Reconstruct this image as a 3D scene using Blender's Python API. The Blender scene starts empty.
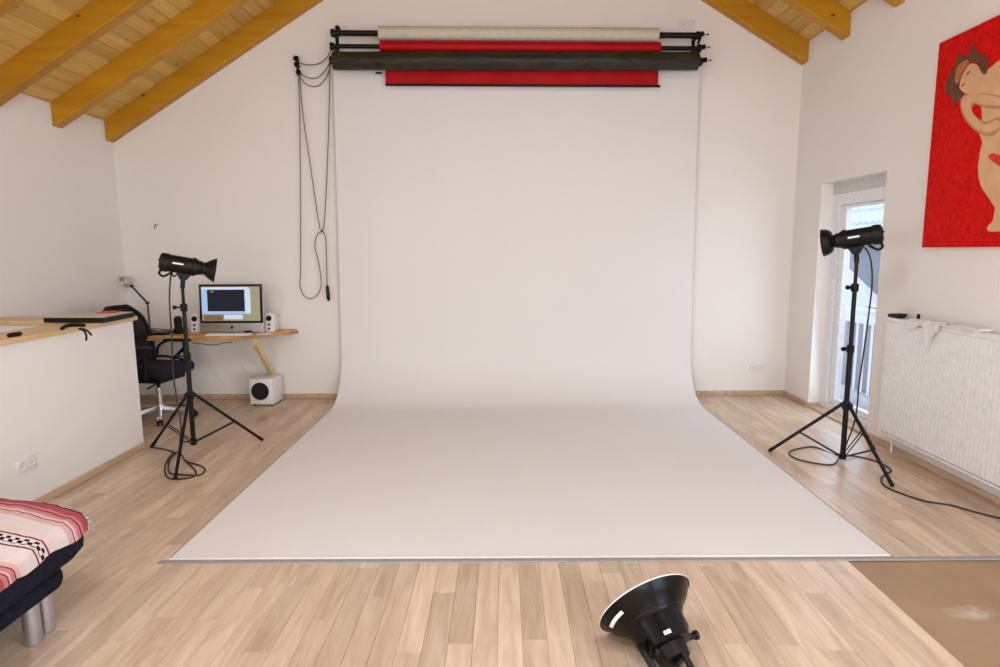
import bpy, bmesh, math, random
from mathutils import Vector, Matrix, noise
random.seed(7)
S = bpy.context.scene
COL = S.collection

# ------------------------------------------------------------------ camera
F_PX = 602.17
PITCH, YAW, ROLL = 0.1373, 0.0068, 0.0085
CAM = Vector((0, 0, 1.503))
fwd = Vector((-math.sin(YAW)*math.cos(PITCH), math.cos(YAW)*math.cos(PITCH), -math.sin(PITCH)))
rt0 = Vector((math.cos(YAW), math.sin(YAW), 0))
dn0 = fwd.cross(rt0)
RT = math.cos(ROLL)*rt0 + math.sin(ROLL)*dn0
DN = -math.sin(ROLL)*rt0 + math.cos(ROLL)*dn0
cam_data = bpy.data.cameras.new('camera')
cam_data.sensor_width = 36
cam_data.lens = F_PX*36/1000
cam_data.clip_start = 0.02
cam = bpy.data.objects.new('camera', cam_data)
COL.objects.link(cam)
m = Matrix.Identity(4)
for i in range(3):
    m[i][0], m[i][1], m[i][2], m[i][3] = RT[i], -DN[i], -fwd[i], CAM[i]
cam.matrix_world = m
S.camera = cam

# a pixel of the 1000x667 frame -> a point on a known plane of the room
def _ray(u, v): return RT*((u-500)/F_PX) + DN*((v-333.5)/F_PX) + fwd
def PZ(u, v, z=0.0): d = _ray(u, v); return CAM + d*((z-CAM.z)/d.z)
def PY(u, v, y): d = _ray(u, v); return CAM + d*(y/d.y)
def PX(u, v, x): d = _ray(u, v); return CAM + d*(x/d.x)

# ------------------------------------------------------------------ world, lights, exposure
W = bpy.data.worlds.new('overcast_sky'); S.world = W; W.use_nodes = True
bg = W.node_tree.nodes['Background']
bg.inputs['Color'].default_value = (0.80, 0.90, 1.0, 1)
bg.inputs['Strength'].default_value = 2.2
S.view_settings.view_transform = 'Standard'
S.view_settings.look = 'None'
S.view_settings.gamma = 1
S.view_settings.use_curve_mapping = False
S.view_settings.exposure = 0.13

def area(name, loc, target, sx, sy, power, color):
    l = bpy.data.lights.new(name, 'AREA'); l.shape = 'RECTANGLE'
    l.size, l.size_y, l.energy, l.color = sx, sy, power, color
    o = bpy.data.objects.new(name, l); COL.objects.link(o)
    o.location = loc
    o.rotation_euler = (Vector(target)-Vector(loc)).to_track_quat('-Z', 'Y').to_euler()
    return o
# fill lamps added at unseen rear, roof and side windows, plus balcony door daylight
area('added_rear_fill_a', (-1.35, -2.50, 1.55), (-1.35, 3, 1.3), 1.9, 1.9, 52, (1.0, 0.93, 0.85))
area('added_rear_fill_b', (1.45, -2.50, 1.55), (1.45, 3, 1.3), 1.9, 1.9, 52, (1.0, 0.93, 0.85))
area('added_roof_fill_a', (-1.55, 0.75, 3.95), (-1.55+0.518, 0.75, 3.95-0.855), 1.1, 1.3, 56, (0.80, 0.89, 1.0))
area('added_roof_fill_b', (1.55, 0.75, 4.03), (1.55-0.518, 0.75, 4.03-0.855), 1.1, 1.3, 56, (0.80, 0.89, 1.0))
area('added_side_fill_a', (2.84, -0.35, 1.15), (0, -0.1, 0.9), 1.7, 1.7, 46, (0.66, 0.82, 1.0))
area('added_side_fill_b', (-3.78, -0.35, 1.55), (0, 0.0, 1.3), 1.7, 1.1, 46, (0.66, 0.82, 1.0))
area('daylight_door', (2.97, 5.13, 1.05), (0.0, 4.7, 0.75), 0.8, 1.8, 8, (0.62, 0.80, 1.0))

# ------------------------------------------------------------------ material helpers
MATS = {}
def new_mat(name):
    mt = bpy.data.materials.new(name); mt.use_nodes = True
    MATS[name] = mt
    nt = mt.node_tree
    return mt, nt, nt.nodes['Principled BSDF']
def N(nt, t, **kw):
    n = nt.nodes.new(t)
    for k, v in kw.items():
        if k in n.inputs: n.inputs[k].default_value = v
        else: setattr(n, k, v)
    return n
def ramp(nt, stops, interp='LINEAR'):
    r = nt.nodes.new('ShaderNodeValToRGB'); r.color_ramp.interpolation = interp
    el = r.color_ramp.elements
    el[0].position, el[0].color = stops[0][0], (*stops[0][1], 1)
    el[1].position, el[1].color = stops[-1][0], (*stops[-1][1], 1)
    for p, c in stops[1:-1]:
        e = el.new(p); e.color = (*c, 1)
    return r
def plain(name, col, rough=0.5, metal=0.0, spec=0.5, var=0.06, scale=30, bump=0.0, bscale=200, trans=0.0, emit=None, es=1.0, coat=0.0):
    mt, nt, b = new_mat(name)
    tc = N(nt, 'ShaderNodeTexCoord')
    no = N(nt, 'ShaderNodeTexNoise', Scale=scale, Detail=3)
    nt.links.new(tc.outputs['Object'], no.inputs['Vector'])
    r = ramp(nt, [(0.3, tuple(c*(1-var) for c in col)), (0.7, tuple(min(1, c*(1+var)) for c in col))])
    nt.links.new(no.outputs['Fac'], r.inputs['Fac'])
    nt.links.new(r.outputs['Color'], b.inputs['Base Color'])
    b.inputs['Roughness'].default_value = rough
    b.inputs['Metallic'].default_value = metal
    b.inputs['Specular IOR Level'].default_value = spec
    b.inputs['Transmission Weight'].default_value = trans
    b.inputs['Coat Weight'].default_value = coat
    if emit:
        b.inputs['Emission Color'].default_value = (*emit, 1); b.inputs['Emission Strength'].default_value = es
    if bump:
        n2 = N(nt, 'ShaderNodeTexNoise', Scale=bscale, Detail=4)
        nt.links.new(tc.outputs['Object'], n2.inputs['Vector'])
        bp = N(nt, 'ShaderNodeBump', Strength=bump, Distance=0.01)
        nt.links.new(n2.outputs['Fac'], bp.inputs['Height'])
        nt.links.new(bp.outputs['Normal'], b.inputs['Normal'])
    return mt

plain('wall_paint', (0.875, 0.83, 0.79), 0.85, spec=0.2, var=0.012, scale=2.0, bump=0.12, bscale=140)
plain('paper_white', (0.82, 0.785, 0.773), 0.6, spec=0.25, var=0.008, scale=1.5)
plain('white_plastic', (0.82, 0.80, 0.79), 0.35)
plain('shutter_plastic', (0.62, 0.60, 0.60), 0.5)
plain('frame_white', (0.86, 0.87, 0.89), 0.3)
plain('radiator_white', (0.86, 0.855, 0.86), 0.35)
plain('cream_paper', (0.64, 0.59, 0.48), 0.7)
plain('black_plastic', (0.006, 0.005, 0.004), 0.45, spec=0.25, var=0.2)
plain('black_metal', (0.006, 0.005, 0.0045), 0.40, spec=0.25, var=0.2)
plain('black_gloss', (0.004, 0.0035, 0.0035), 0.25, spec=0.2, var=0.2)
plain('black_fabric', (0.008, 0.008, 0.010), 0.9, var=0.3, scale=200, bump=0.3, bscale=600)
plain('navy_fabric', (0.006, 0.008, 0.022), 0.9, var=0.3, scale=200, bump=0.3, bscale=500)
plain('futon_fabric', (0.010, 0.012, 0.024), 0.9, spec=0.15, var=0.25, scale=60, bump=0.35, bscale=300)
plain('red_vinyl', (0.44, 0.002, 0.006), 0.5, spec=0.2, var=0.1, scale=6)
plain('cable_black', (0.02, 0.018, 0.016), 0.55)
plain('chain_grey', (0.15, 0.12, 0.10), 0.45)
plain('chrome', (0.75, 0.75, 0.76), 0.18, metal=1.0, var=0.02)
plain('silver_leg', (0.50, 0.50, 0.54), 0.38, metal=0.85, var=0.05)
plain('aluminium', (0.62, 0.60, 0.59), 0.42, metal=0.8, var=0.04)
plain('strip_metal', (0.36, 0.33, 0.32), 0.6, metal=0.2, spec=0.3)
plain('tape_grey', (0.40, 0.38, 0.38), 0.6)
plain('label_white', (0.85, 0.85, 0.86), 0.5)
plain('screen_bezel', (0.008, 0.008, 0.010), 0.12)
plain('scr_blue', (0.1, 0.15, 0.25), 0.4, emit=(0.40, 0.58, 0.95), es=0.7)
plain('scr_pale', (0.2, 0.25, 0.3), 0.4, emit=(0.72, 0.84, 1.0), es=0.6)
plain('scr_dark', (0.01, 0.01, 0.012), 0.6, spec=0.05, emit=(0.012, 0.014, 0.020), es=1.0)
plain('scr_wall', (0.10, 0.09, 0.06), 0.4, emit=(0.42, 0.37, 0.24), es=0.6, var=0.3, scale=40)
plain('scr_wood', (0.06, 0.04, 0.02), 0.4, emit=(0.25, 0.15, 0.06), es=0.6, var=0.5, scale=60)
plain('scr_red', (0.5, 0.05, 0.03), 0.4, emit=(0.45, 0.06, 0.04), es=0.8)
plain('cloth_white', (0.84, 0.82, 0.80), 0.85, bump=0.2, bscale=300)
plain('red_paper', (0.60, 0.02, 0.02), 0.5)
plain('balcony_concrete', (0.42, 0.43, 0.46), 0.85, bump=0.3, bscale=60)
plain('house_plaster', (0.36, 0.37, 0.43), 0.9, bump=0.2, bscale=30)
plain('house_light', (0.50, 0.52, 0.58), 0.9, bump=0.2, bscale=30)
plain('roof_tile', (0.50, 0.53, 0.56), 0.7, var=0.06, scale=3)
plain('galvanised', (0.62, 0.66, 0.72), 0.4, metal=0.3)
plain('slat_dark', (0.30, 0.28, 0.31), 0.6)
plain('mdf_edge', (0.55, 0.37, 0.17), 0.5)
plain('skin_print', (0.72, 0.42, 0.22), 0.55, var=0.10, scale=9)
plain('skin_shade', (0.50, 0.25, 0.11), 0.55, var=0.12, scale=12)
plain('hair_print', (0.13, 0.035, 0.010), 0.55, var=0.6, scale=40)
plain('hair_light', (0.42, 0.17, 0.04), 0.55, var=0.4, scale=50)
plain('rose_print', (0.75, 0.012, 0.006), 0.5, var=0.3, scale=60)

def glass(name):
    mt, nt, b = new_mat(name)
    tr = N(nt, 'ShaderNodeBsdfTransparent'); tr.inputs['Color'].default_value = (0.95, 0.97, 1, 1)
    gl = N(nt, 'ShaderNodeBsdfGlossy', Roughness=0.02)
    mx = N(nt, 'ShaderNodeMixShader')
    mx.inputs[0].default_value = 0.07; nt.links.new(tr.outputs[0], mx.inputs[1]); nt.links.new(gl.outputs[0], mx.inputs[2])
    nt.links.new(mx.outputs[0], nt.nodes['Material Output'].inputs[0])
glass('window_glass')

def mesh_net(name, col):
    mt, nt, b = new_mat(name)
    b.inputs['Base Color'].default_value = (*col, 1); b.inputs['Roughness'].default_value = 0.8
    tr = N(nt, 'ShaderNodeBsdfTransparent')
    mx = N(nt, 'ShaderNodeMixShader'); mx.inputs[0].default_value = 0.85
    nt.links.new(tr.outputs[0], mx.inputs[1]); nt.links.new(b.outputs[0], mx.inputs[2])
    nt.links.new(mx.outputs[0], nt.nodes['Material Output'].inputs[0])
mesh_net('net_black', (0.010, 0.007, 0.006))

def wood(name, dark, mid, light, axis, stretch=14, scale=5, rough=0.5, rnd=None, rvar=0.25, knots=0.0, bump=0.05, spec=0.4):
    """grain runs along `axis`; rnd: None, 'object' or 'island' tone per piece"""
    mt, nt, b = new_mat(name); L = nt.links.new
    tc = N(nt, 'ShaderNodeTexCoord')
    src = tc.outputs['Object']
    rv = None
    if rnd == 'object': rv = N(nt, 'ShaderNodeObjectInfo').outputs['Random']
    if rnd == 'island': rv = N(nt, 'ShaderNodeNewGeometry').outputs['Random Per Island']
    if rv is not None:
        mu = N(nt, 'ShaderNodeMath', operation='MULTIPLY'); L(rv, mu.inputs[0]); mu.inputs[1].default_value = 57.0
        va = N(nt, 'ShaderNodeVectorMath', operation='ADD'); L(src, va.inputs[0]); L(mu.outputs[0], va.inputs[1])
        src = va.outputs[0]
    mp = N(nt, 'ShaderNodeMapping'); L(src, mp.inputs['Vector'])
    sc = [scale*stretch]*3; sc['XYZ'.index(axis)] = scale
    mp.inputs['Scale'].default_value = sc
    n1 = N(nt, 'ShaderNodeTexNoise', Scale=1.0, Detail=5, Roughness=0.6, Distortion=0.6); L(mp.outputs[0], n1.inputs['Vector'])
    r = ramp(nt, [(0.28, dark), (0.5, mid), (0.72, light)]); L(n1.outputs['Fac'], r.inputs['Fac'])
    out = r.outputs['Color']
    if rv is not None:
        r2 = ramp(nt, [(0.0, (1-rvar, 1-rvar*1.08, 1-rvar*1.22)), (0.45, (0.97, 0.965, 0.96)), (1.0, (1.10, 1.11, 1.12))]); L(rv, r2.inputs['Fac'])
        mx = N(nt, 'ShaderNodeMix', data_type='RGBA', blend_type='MULTIPLY'); mx.inputs[0].default_value = 1
        L(out, mx.inputs[6]); L(r2.outputs['Color'], mx.inputs[7]); out = mx.outputs[2]
    if knots:
        mp2 = N(nt, 'ShaderNodeMapping'); L(src, mp2.inputs['Vector'])
        s2 = [9.0]*3; s2['XYZ'.index(axis)] = 4.5; mp2.inputs['Scale'].default_value = s2
        vo = N(nt, 'ShaderNodeTexVoronoi', Scale=knots); L(mp2.outputs[0], vo.inputs['Vector'])
        kr = ramp(nt, [(0.0, (1, 1, 1)), (0.055, (1, 1, 1)), (0.10, (0, 0, 0))]); L(vo.outputs['Distance'], kr.inputs['Fac'])
        mk = N(nt, 'ShaderNodeMix', data_type='RGBA'); L(kr.outputs['Color'], mk.inputs[0]); L(out, mk.inputs[6])
        mk.inputs[7].default_value = (dark[0]*0.42, dark[1]*0.28, dark[2]*0.2, 1); out = mk.outputs[2]
    L(out, b.inputs['Base Color'])
    b.inputs['Roughness'].default_value = rough
    b.inputs['Specular IOR Level'].default_value = spec
    if bump:
        bp = N(nt, 'ShaderNodeBump', Strength=bump, Distance=0.003); L(n1.outputs['Fac'], bp.inputs['Height']); L(bp.outputs['Normal'], b.inputs['Normal'])
    return mt
FD, FM, FL = (0.52, 0.365, 0.245), (0.66, 0.492, 0.355), (0.755, 0.605, 0.465)
wood('laminate', FD, FM, FL, 'Y', 9, 2.4, 0.33, 'object', 0.16, spec=0.5)
wood('laminate_far', FD, FM, FL, 'Y', 9, 2.4, 0.33, 'island', 0.16, spec=0.5)
wood('baseboard_wood', (0.42, 0.27, 0.16), (0.56, 0.39, 0.25), (0.66, 0.48, 0.32), 'Y', 9, 2.2, 0.4)
wood('ceiling_board', (0.57, 0.33, 0.070), (0.67, 0.42, 0.115), (0.74, 0.49, 0.17), 'Y', 9, 1.6, 0.55, 'object', 0.16, knots=0.9)
wood('rafter_wood', (0.42, 0.18, 0.003), (0.48, 0.222, 0.005), (0.53, 0.265, 0.010), 'X', 9, 1.5, 0.5, 'object', 0.12, knots=0.8)
wood('desk_wood', (0.45, 0.21, 0.06), (0.58, 0.31, 0.10), (0.66, 0.40, 0.16), 'X', 10, 3, 0.4)
wood('cap_wood', (0.62, 0.40, 0.18), (0.72, 0.50, 0.25), (0.78, 0.58, 0.32), 'Y', 10, 2, 0.4)
wood('brace_wood', (0.60, 0.42, 0.18), (0.72, 0.54, 0.27), (0.78, 0.62, 0.36), 'Z', 10, 3, 0.5)

def black_vinyl():
    mt, nt, b = new_mat('olive_vinyl'); L = nt.links.new
    tc = N(nt, 'ShaderNodeTexCoord'); mp = N(nt, 'ShaderNodeMapping'); mp.inputs['Scale'].default_value = (2.6, 6, 9); mp.inputs['Rotation'].default_value = (0, 0.35, 0)
    L(tc.outputs['Object'], mp.inputs[0])
    n = N(nt, 'ShaderNodeTexNoise', Scale=1.4, Detail=2, Distortion=1.2); L(mp.outputs[0], n.inputs['Vector'])
    r = ramp(nt, [(0.3, (0.016, 0.014, 0.008)), (0.7, (0.034, 0.031, 0.020))]); L(n.outputs['Fac'], r.inputs['Fac']); L(r.outputs[0], b.inputs['Base Color'])
    b.inputs['Roughness'].default_value = 0.45
    b.inputs['Specular IOR Level'].default_value = 0.3
    bp = N(nt, 'ShaderNodeBump', Strength=0.6, Distance=0.03); L(n.outputs['Fac'], bp.inputs['Height']); L(bp.outputs[0], b.inputs['Normal'])
black_vinyl()

def subfloor():
    mt, nt, b = new_mat('fibre_subfloor'); L = nt.links.new
    tc = N(nt, 'ShaderNodeTexCoord')
    n = N(nt, 'ShaderNodeTexNoise', Scale=2.5, Detail=5); L(tc.outputs['Object'], n.inputs['Vector'])
    r = ramp(nt, [(0.3, (0.31, 0.195, 0.11)), (0.7, (0.40, 0.265, 0.155))]); L(n.outputs['Fac'], r.inputs['Fac'])
    # plaster smear at a fixed spot of the board
    gp = N(nt, 'ShaderNodeNewGeometry')
    mp = N(nt, 'ShaderNodeMapping'); c = PZ(972, 612); mp.vector_type = 'POINT'
    mp.inputs['Location'].default_value = (-c.x/0.20, -c.y/0.10, 0); mp.inputs['Scale'].default_value = (1/0.20, 1/0.10, 0)
    L(gp.outputs['Position'], mp.inputs[0])
    ln = N(nt, 'ShaderNodeVectorMath', operation='LENGTH'); L(mp.outputs[0], ln.inputs[0])
    fr = ramp(nt, [(0.0, (1, 1, 1)), (1.0, (0, 0, 0))]); L(ln.outputs['Value'], fr.inputs['Fac'])
    n2 = N(nt, 'ShaderNodeTexNoise', Scale=22, Detail=6); L(gp.outputs['Position'], n2.inputs['Vector'])
    mu = N(nt, 'ShaderNodeMath', operation='MULTIPLY'); L(fr.outputs[0], mu.inputs[0]); L(n2.outputs['Fac'], mu.inputs[1])
    sr = ramp(nt, [(0.2, (0, 0, 0)), (0.55, (0.75, 0.75, 0.75))]); L(mu.outputs[0], sr.inputs['Fac'])
    mx = N(nt, 'ShaderNodeMix', data_type='RGBA'); L(sr.outputs[0], mx.inputs[0]); L(r.outputs[0], mx.inputs[6]); mx.inputs[7].default_value = (0.62, 0.55, 0.47, 1)
    L(mx.outputs[2], b.inputs['Base Color']); b.inputs['Roughness'].default_value = 0.55
subfloor()

def red_print():
    mt, nt, b = new_mat('red_print'); L = nt.links.new
    tc = N(nt, 'ShaderNodeTexCoord')
    n = N(nt, 'ShaderNodeTexNoise', Scale=38, Detail=5, Roughness=0.75); L(tc.outputs['Object'], n.inputs['Vector'])
    r = ramp(nt, [(0.30, (0.36, 0.004, 0.003)), (0.5, (0.68, 0.007, 0.006)), (0.66, (0.76, 0.013, 0.009)), (0.80, (0.72, 0.10, 0.05))]); L(n.outputs['Fac'], r.inputs['Fac'])
    L(r.outputs[0], b.inputs['Base Color']); b.inputs['Roughness'].default_value = 0.6
    b.inputs['Specular IOR Level'].default_value = 0.06
red_print()

def serape():
    mt, nt, b = new_mat('serape'); L = nt.links.new
    uv = N(nt, 'ShaderNodeUVMap'); uv.uv_map = 'weave'
    sp = N(nt, 'ShaderNodeSeparateXYZ'); L(uv.outputs[0], sp.inputs[0])
    no = N(nt, 'ShaderNodeTexNoise', Scale=9, Detail=2); L(uv.outputs[0], no.inputs['Vector'])
    wob = N(nt, 'ShaderNodeMath', operation='MULTIPLY_ADD'); L(no.outputs['Fac'], wob.inputs[0]); wob.inputs[1].default_value = 0.012; L(sp.outputs['Y'], wob.inputs[2])
    per = 0.53
    md = N(nt, 'ShaderNodeMath', operation='WRAP'); L(wob.outputs[0], md.inputs[0]); md.inputs[1].default_value = per; md.inputs[2].default_value = 0.0
    dv = N(nt, 'ShaderNodeMath', operation='DIVIDE'); L(md.outputs[0], dv.inputs[0]); dv.inputs[1].default_value = per
    cream, pink, rose, red, dk, wine = (0.76, 0.66, 0.63), (0.70, 0.43, 0.42), (0.58, 0.22, 0.23), (0.42, 0.085, 0.10), (0.02, 0.014, 0.018), (0.22, 0.035, 0.045)
    st = [(0.0, cream), (0.03, dk), (0.045, red), (0.11, rose), (0.135, wine), (0.15, rose), (0.185, pink), (0.205, cream), (0.215, wine), (0.23, pink),
          (0.28, cream), (0.40, (0.76, 0.62, 0.58)), (0.47, wine), (0.485, cream), (0.585, wine), (0.60, cream), (0.70, (0.76, 0.62, 0.58)), (0.76, pink), (0.80, wine),
          (0.81, rose), (0.84, pink), (0.86, wine), (0.875, rose), (0.91, red), (0.955, dk), (0.98, cream)]
    r = ramp(nt, st[:1]+st[1:], 'CONSTANT'); L(dv.outputs[0], r.inputs['Fac'])
    # black and cream woven motif inside the broad pale band
    ck = N(nt, 'ShaderNodeTexChecker', Scale=1.0); ck.inputs['Color1'].default_value = (1, 1, 1, 1); ck.inputs['Color2'].default_value = (0, 0, 0, 1)
    mp = N(nt, 'ShaderNodeMapping'); mp.inputs['Scale'].default_value = (48, 62, 1); L(uv.outputs[0], mp.inputs[0]); L(mp.outputs[0], ck.inputs['Vector'])
    g1 = N(nt, 'ShaderNodeMath', operation='GREATER_THAN'); L(dv.outputs[0], g1.inputs[0]); g1.inputs[1].default_value = 0.505
    g2 = N(nt, 'ShaderNodeMath', operation='LESS_THAN'); L(dv.outputs[0], g2.inputs[0]); g2.inputs[1].default_value = 0.568
    m1 = N(nt, 'ShaderNodeMath', operation='MULTIPLY'); L(g1.outputs[0], m1.inputs[0]); L(g2.outputs[0], m1.inputs[1])
    m2 = N(nt, 'ShaderNodeMath', operation='MULTIPLY'); L(m1.outputs[0], m2.inputs[0]); L(ck.outputs['Fac'], m2.inputs[1])
    mx = N(nt, 'ShaderNodeMix', data_type='RGBA'); L(m2.outputs[0], mx.inputs[0]); L(r.outputs[0], mx.inputs[6]); mx.inputs[7].default_value = (*dk, 1)
    L(mx.outputs[2], b.inputs['Base Color']); b.inputs['Roughness'].default_value = 0.95; b.inputs['Specular IOR Level'].default_value = 0.1
    n3 = N(nt, 'ShaderNodeTexNoise', Scale=220, Detail=2); L(uv.outputs[0], n3.inputs['Vector'])
    bp = N(nt, 'ShaderNodeBump', Strength=0.4, Distance=0.004); L(n3.outputs['Fac'], bp.inputs['Height']); L(bp.outputs[0], b.inputs['Normal'])
serape()
plain('fringe_yarn', (0.50, 0.42, 0.36), 0.95, var=0.6, scale=120)

# ------------------------------------------------------------------ geometry helpers (all vertices in world metres)
WORLD = {}
def V(*a): return Vector(a)
def new(): return bmesh.new()
def box(bm, x0, x1, y0, y1, z0, z1, bev=0.0, seg=2, T=None):
    vs = [bm.verts.new((x, y, z)) for x in (x0, x1) for y in (y0, y1) for z in (z0, z1)]
    fs = [bm.faces.new([vs[i] for i in q]) for q in ((0, 1, 3, 2), (4, 6, 7, 5), (0, 4, 5, 1), (2, 3, 7, 6), (0, 2, 6, 4), (1, 5, 7, 3))]
    allv = vs
    if bev:
        es = list({e for f in fs for e in f.edges})
        r = bmesh.ops.bevel(bm, geom=es, offset=bev, segments=seg, profile=0.5, affect='EDGES')
        allv = list({v for f in r['faces'] for v in f.verts} | {v for v in vs if v.is_valid})
    if T:
        for v in allv: v.co = T(v.co)
    return bm
def frame_of(axis):
    a = Vector(axis).normalized()
    u = a.cross(Vector((0, 0, 1)))
    if u.length < 1e-3: u = Vector((1, 0, 0))
    u.normalize(); w = a.cross(u)
    return a, u, w
def lathe(bm, prof, origin, axis, seg=24, cap0=True, cap1=True):
    """prof: (distance along axis, radius)"""
    a, u, w = frame_of(axis); o = Vector(origin)
    rings = []
    for d, r in prof:
        rings.append([bm.verts.new(o + a*d + (u*math.cos(t)+w*math.sin(t))*r) for t in (2*math.pi*i/seg for i in range(seg))])
    for A, B in zip(rings, rings[1:]):
        for i in range(seg):
            j = (i+1) % seg
            bm.faces.new((A[i], A[j], B[j], B[i]))
    if cap0: bm.faces.new(rings[0][::-1])
    if cap1: bm.faces.new(rings[-1])
    return bm
def cyl(bm, p0, p1, r0, r1=None, seg=16):
    p0, p1 = Vector(p0), Vector(p1)
    return lathe(bm, [(0, r0), ((p1-p0).length, r0 if r1 is None else r1)], p0, p1-p0, seg)
def smooth_path(pts, n=8, closed=False):
    P = [Vector(p) for p in pts]; out = []
    m_ = len(P)
    rng = range(m_ if closed else m_-1)
    for i in rng:
        if closed: p0, p1, p2, p3 = P[i-1], P[i], P[(i+1) % m_], P[(i+2) % m_]
        else: p0, p1, p2, p3 = P[max(i-1, 0)], P[i], P[i+1], P[min(i+2, m_-1)]
        for k in range(n):
            t = k/n
            out.append(0.5*((2*p1)+(p2-p0)*t+(2*p0-5*p1+4*p2-p3)*t*t+(3*p1-p0-3*p2+p3)*t**3))
    if not closed: out.append(P[-1])
    return out
def tube(bm, pts, r, seg=8, n=8, smooth=True, closed=False):
    P = smooth_path(pts, n, closed) if smooth else [Vector(p) for p in pts]
    rings = []; prev = None
    K = len(P)
    for i, p in enumerate(P):
        t = (P[(i+1) % K]-P[i-1]) if closed else (P[min(i+1, K-1)]-P[max(i-1, 0)])
        t.normalize()
        if prev is None:
            u = t.cross(Vector((0, 0, 1)))
            if u.length < 1e-3: u = t.cross(Vector((1, 0, 0)))
        else: u = prev - t*prev.dot(t)
        u.normalize(); prev = u; w = t.cross(u)
        rings.append([bm.verts.new(p+(u*math.cos(a)+w*math.sin(a))*r) for a in (2*math.pi*k/seg for k in range(seg))])
    pairs = list(zip(rings, rings[1:]))
    if closed: pairs.append((rings[-1], rings[0]))
    for A, B in pairs:
        for k in range(seg):
            j = (k+1) % seg
            bm.faces.new((A[k], A[j], B[j], B[k]))
    if not closed:
        bm.faces.new(rings[0][::-1]); bm.faces.new(rings[-1])
    return bm
def prism(bm, poly, off):
    """closed polygon of 3D points extruded by vector off"""
    A = [bm.verts.new(Vector(p)) for p in poly]; off = Vector(off)
    B = [bm.verts.new(Vector(p)+off) for p in poly]
    n = len(A)
    bm.faces.new(A[::-1]); bm.faces.new(B)
    for i in range(n):
        j = (i+1) % n
        bm.faces.new((A[i], A[j], B[j], B[i]))
    return bm
def grid(bm, pts, closed_u=False):
    vs = [[bm.verts.new(p) for p in row] for row in pts]
    for A, B in zip(vs, vs[1:]):
        for i in range(len(A)-1): bm.faces.new((A[i], A[i+1], B[i+1], B[i]))
    return vs
def shell(bm, rows, off):
    """thin sheet of real thickness: rows of points plus the same rows moved by off"""
    off = Vector(off); nj, ni = len(rows), len(rows[0])
    A = [[bm.verts.new(p) for p in r] for r in rows]; Bv = [[bm.verts.new(p+off) for p in r] for r in rows]
    for j in range(nj-1):
        for i in range(ni-1):
            bm.faces.new((A[j][i], A[j][i+1], A[j+1][i+1], A[j+1][i])); bm.faces.new((Bv[j][i], Bv[j+1][i], Bv[j+1][i+1], Bv[j][i+1]))
    for j in range(nj-1):
        for i in (0, ni-1): bm.faces.new((A[j][i], A[j+1][i], Bv[j+1][i], Bv[j][i]))
    for i in range(ni-1):
        for j in (0, nj-1): bm.faces.new((A[j][i], A[j][i+1], Bv[j][i+1], Bv[j][i]))
    return bm
def obj(name, bm, mat, parent=None, label=None, cat=None, group=None, kind=None, origin=None, sharp=35):
    bmesh.ops.recalc_face_normals(bm, faces=bm.faces[:])
    xs = [v.co for v in bm.verts]
    if origin is None:
        origin = Vector(((min(c.x for c in xs)+max(c.x for c in xs))/2, (min(c.y for c in xs)+max(c.y for c in xs))/2, min(c.z for c in xs)))
    origin = Vector(origin)
    for v in bm.verts: v.co -= origin
    lim = math.radians(sharp)
    for f in bm.faces: f.smooth = True
    for e in bm.edges:
        if len(e.link_faces) == 2 and e.calc_face_angle(0) > lim: e.smooth = False
    me = bpy.data.meshes.new(name); bm.to_mesh(me); bm.free()
    me.materials.append(MATS[mat])
    o = bpy.data.objects.new(name, me); COL.objects.link(o)
    WORLD[o] = origin
    if parent is not None:
        o.parent = parent; o.location = origin - WORLD[parent]
    else: o.location = origin
    tag(o, label, cat, group, kind)
    return o
def tag(o, label=None, cat=None, group=None, kind=None):
    if label: o['label'] = label
    if cat: o['category'] = cat
    if group: o['group'] = group
    if kind: o['kind'] = kind
    return o
def thing(name, label, cat, loc, group=None):
    o = bpy.data.objects.new(name, None); COL.objects.link(o)
    o.empty_display_size = 0.1
    o.location = loc; WORLD[o] = Vector(loc)
    return tag(o, label, cat, group)
def struct(name, bm, mat, label, parent=None):
    return obj(name, bm, mat, parent, label, None, None, 'structure' if parent is None else None)
def B(*a, **k): return box(new(), *a, **k)

# ------------------------------------------------------------------ the room
D = 6.094            # wall behind the backdrop
XL, XR = -3.83, 2.886
YF = -2.62           # wall behind the camera
PXF = -2.818         # room face of the stair parapet
SL = 0.606
ZL, ZR = 2.775, 3.43 # ceiling height at left and right wall
RIDGE = (ZR + SL*XR - ZL + SL*XL)/(2*SL)
ZRIDGE = ZL + SL*(RIDGE-XL)
def ceil_z(x): return ZL+SL*(x-XL) if x < RIDGE else ZR+SL*(XR-x)
T_ = 0.3

def gable(y0, y1):
    return [(XL, y0, 0), (XR, y0, 0), (XR, y0, ZR), (RIDGE, y0, ZRIDGE), (XL, y0, ZL)]
struct('wall_back', prism(new(), [V(x, D, z) for x, _, z in gable(0, 0)], (0, T_, 0)), 'wall_paint', 'white plastered gable wall behind the backdrop')
LW = (-1.3, 0.6, 0.95, 2.15)      # openings of the added, unseen side windows: y0, y1, z0, z1
RW_ = (-1.3, 0.6, 0.25, 2.05)
bm = new()
box(bm, XL-T_, XL, YF, LW[0], -0.1, ZL); box(bm, XL-T_, XL, LW[1], D+T_, -0.1, ZL); box(bm, XL-T_, XL, LW[0], LW[1], -0.1, LW[2]); box(bm, XL-T_, XL, LW[0], LW[1], LW[3], ZL)
struct('wall_left', bm, 'wall_paint', 'white plastered side wall behind desk and parapet')
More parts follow.
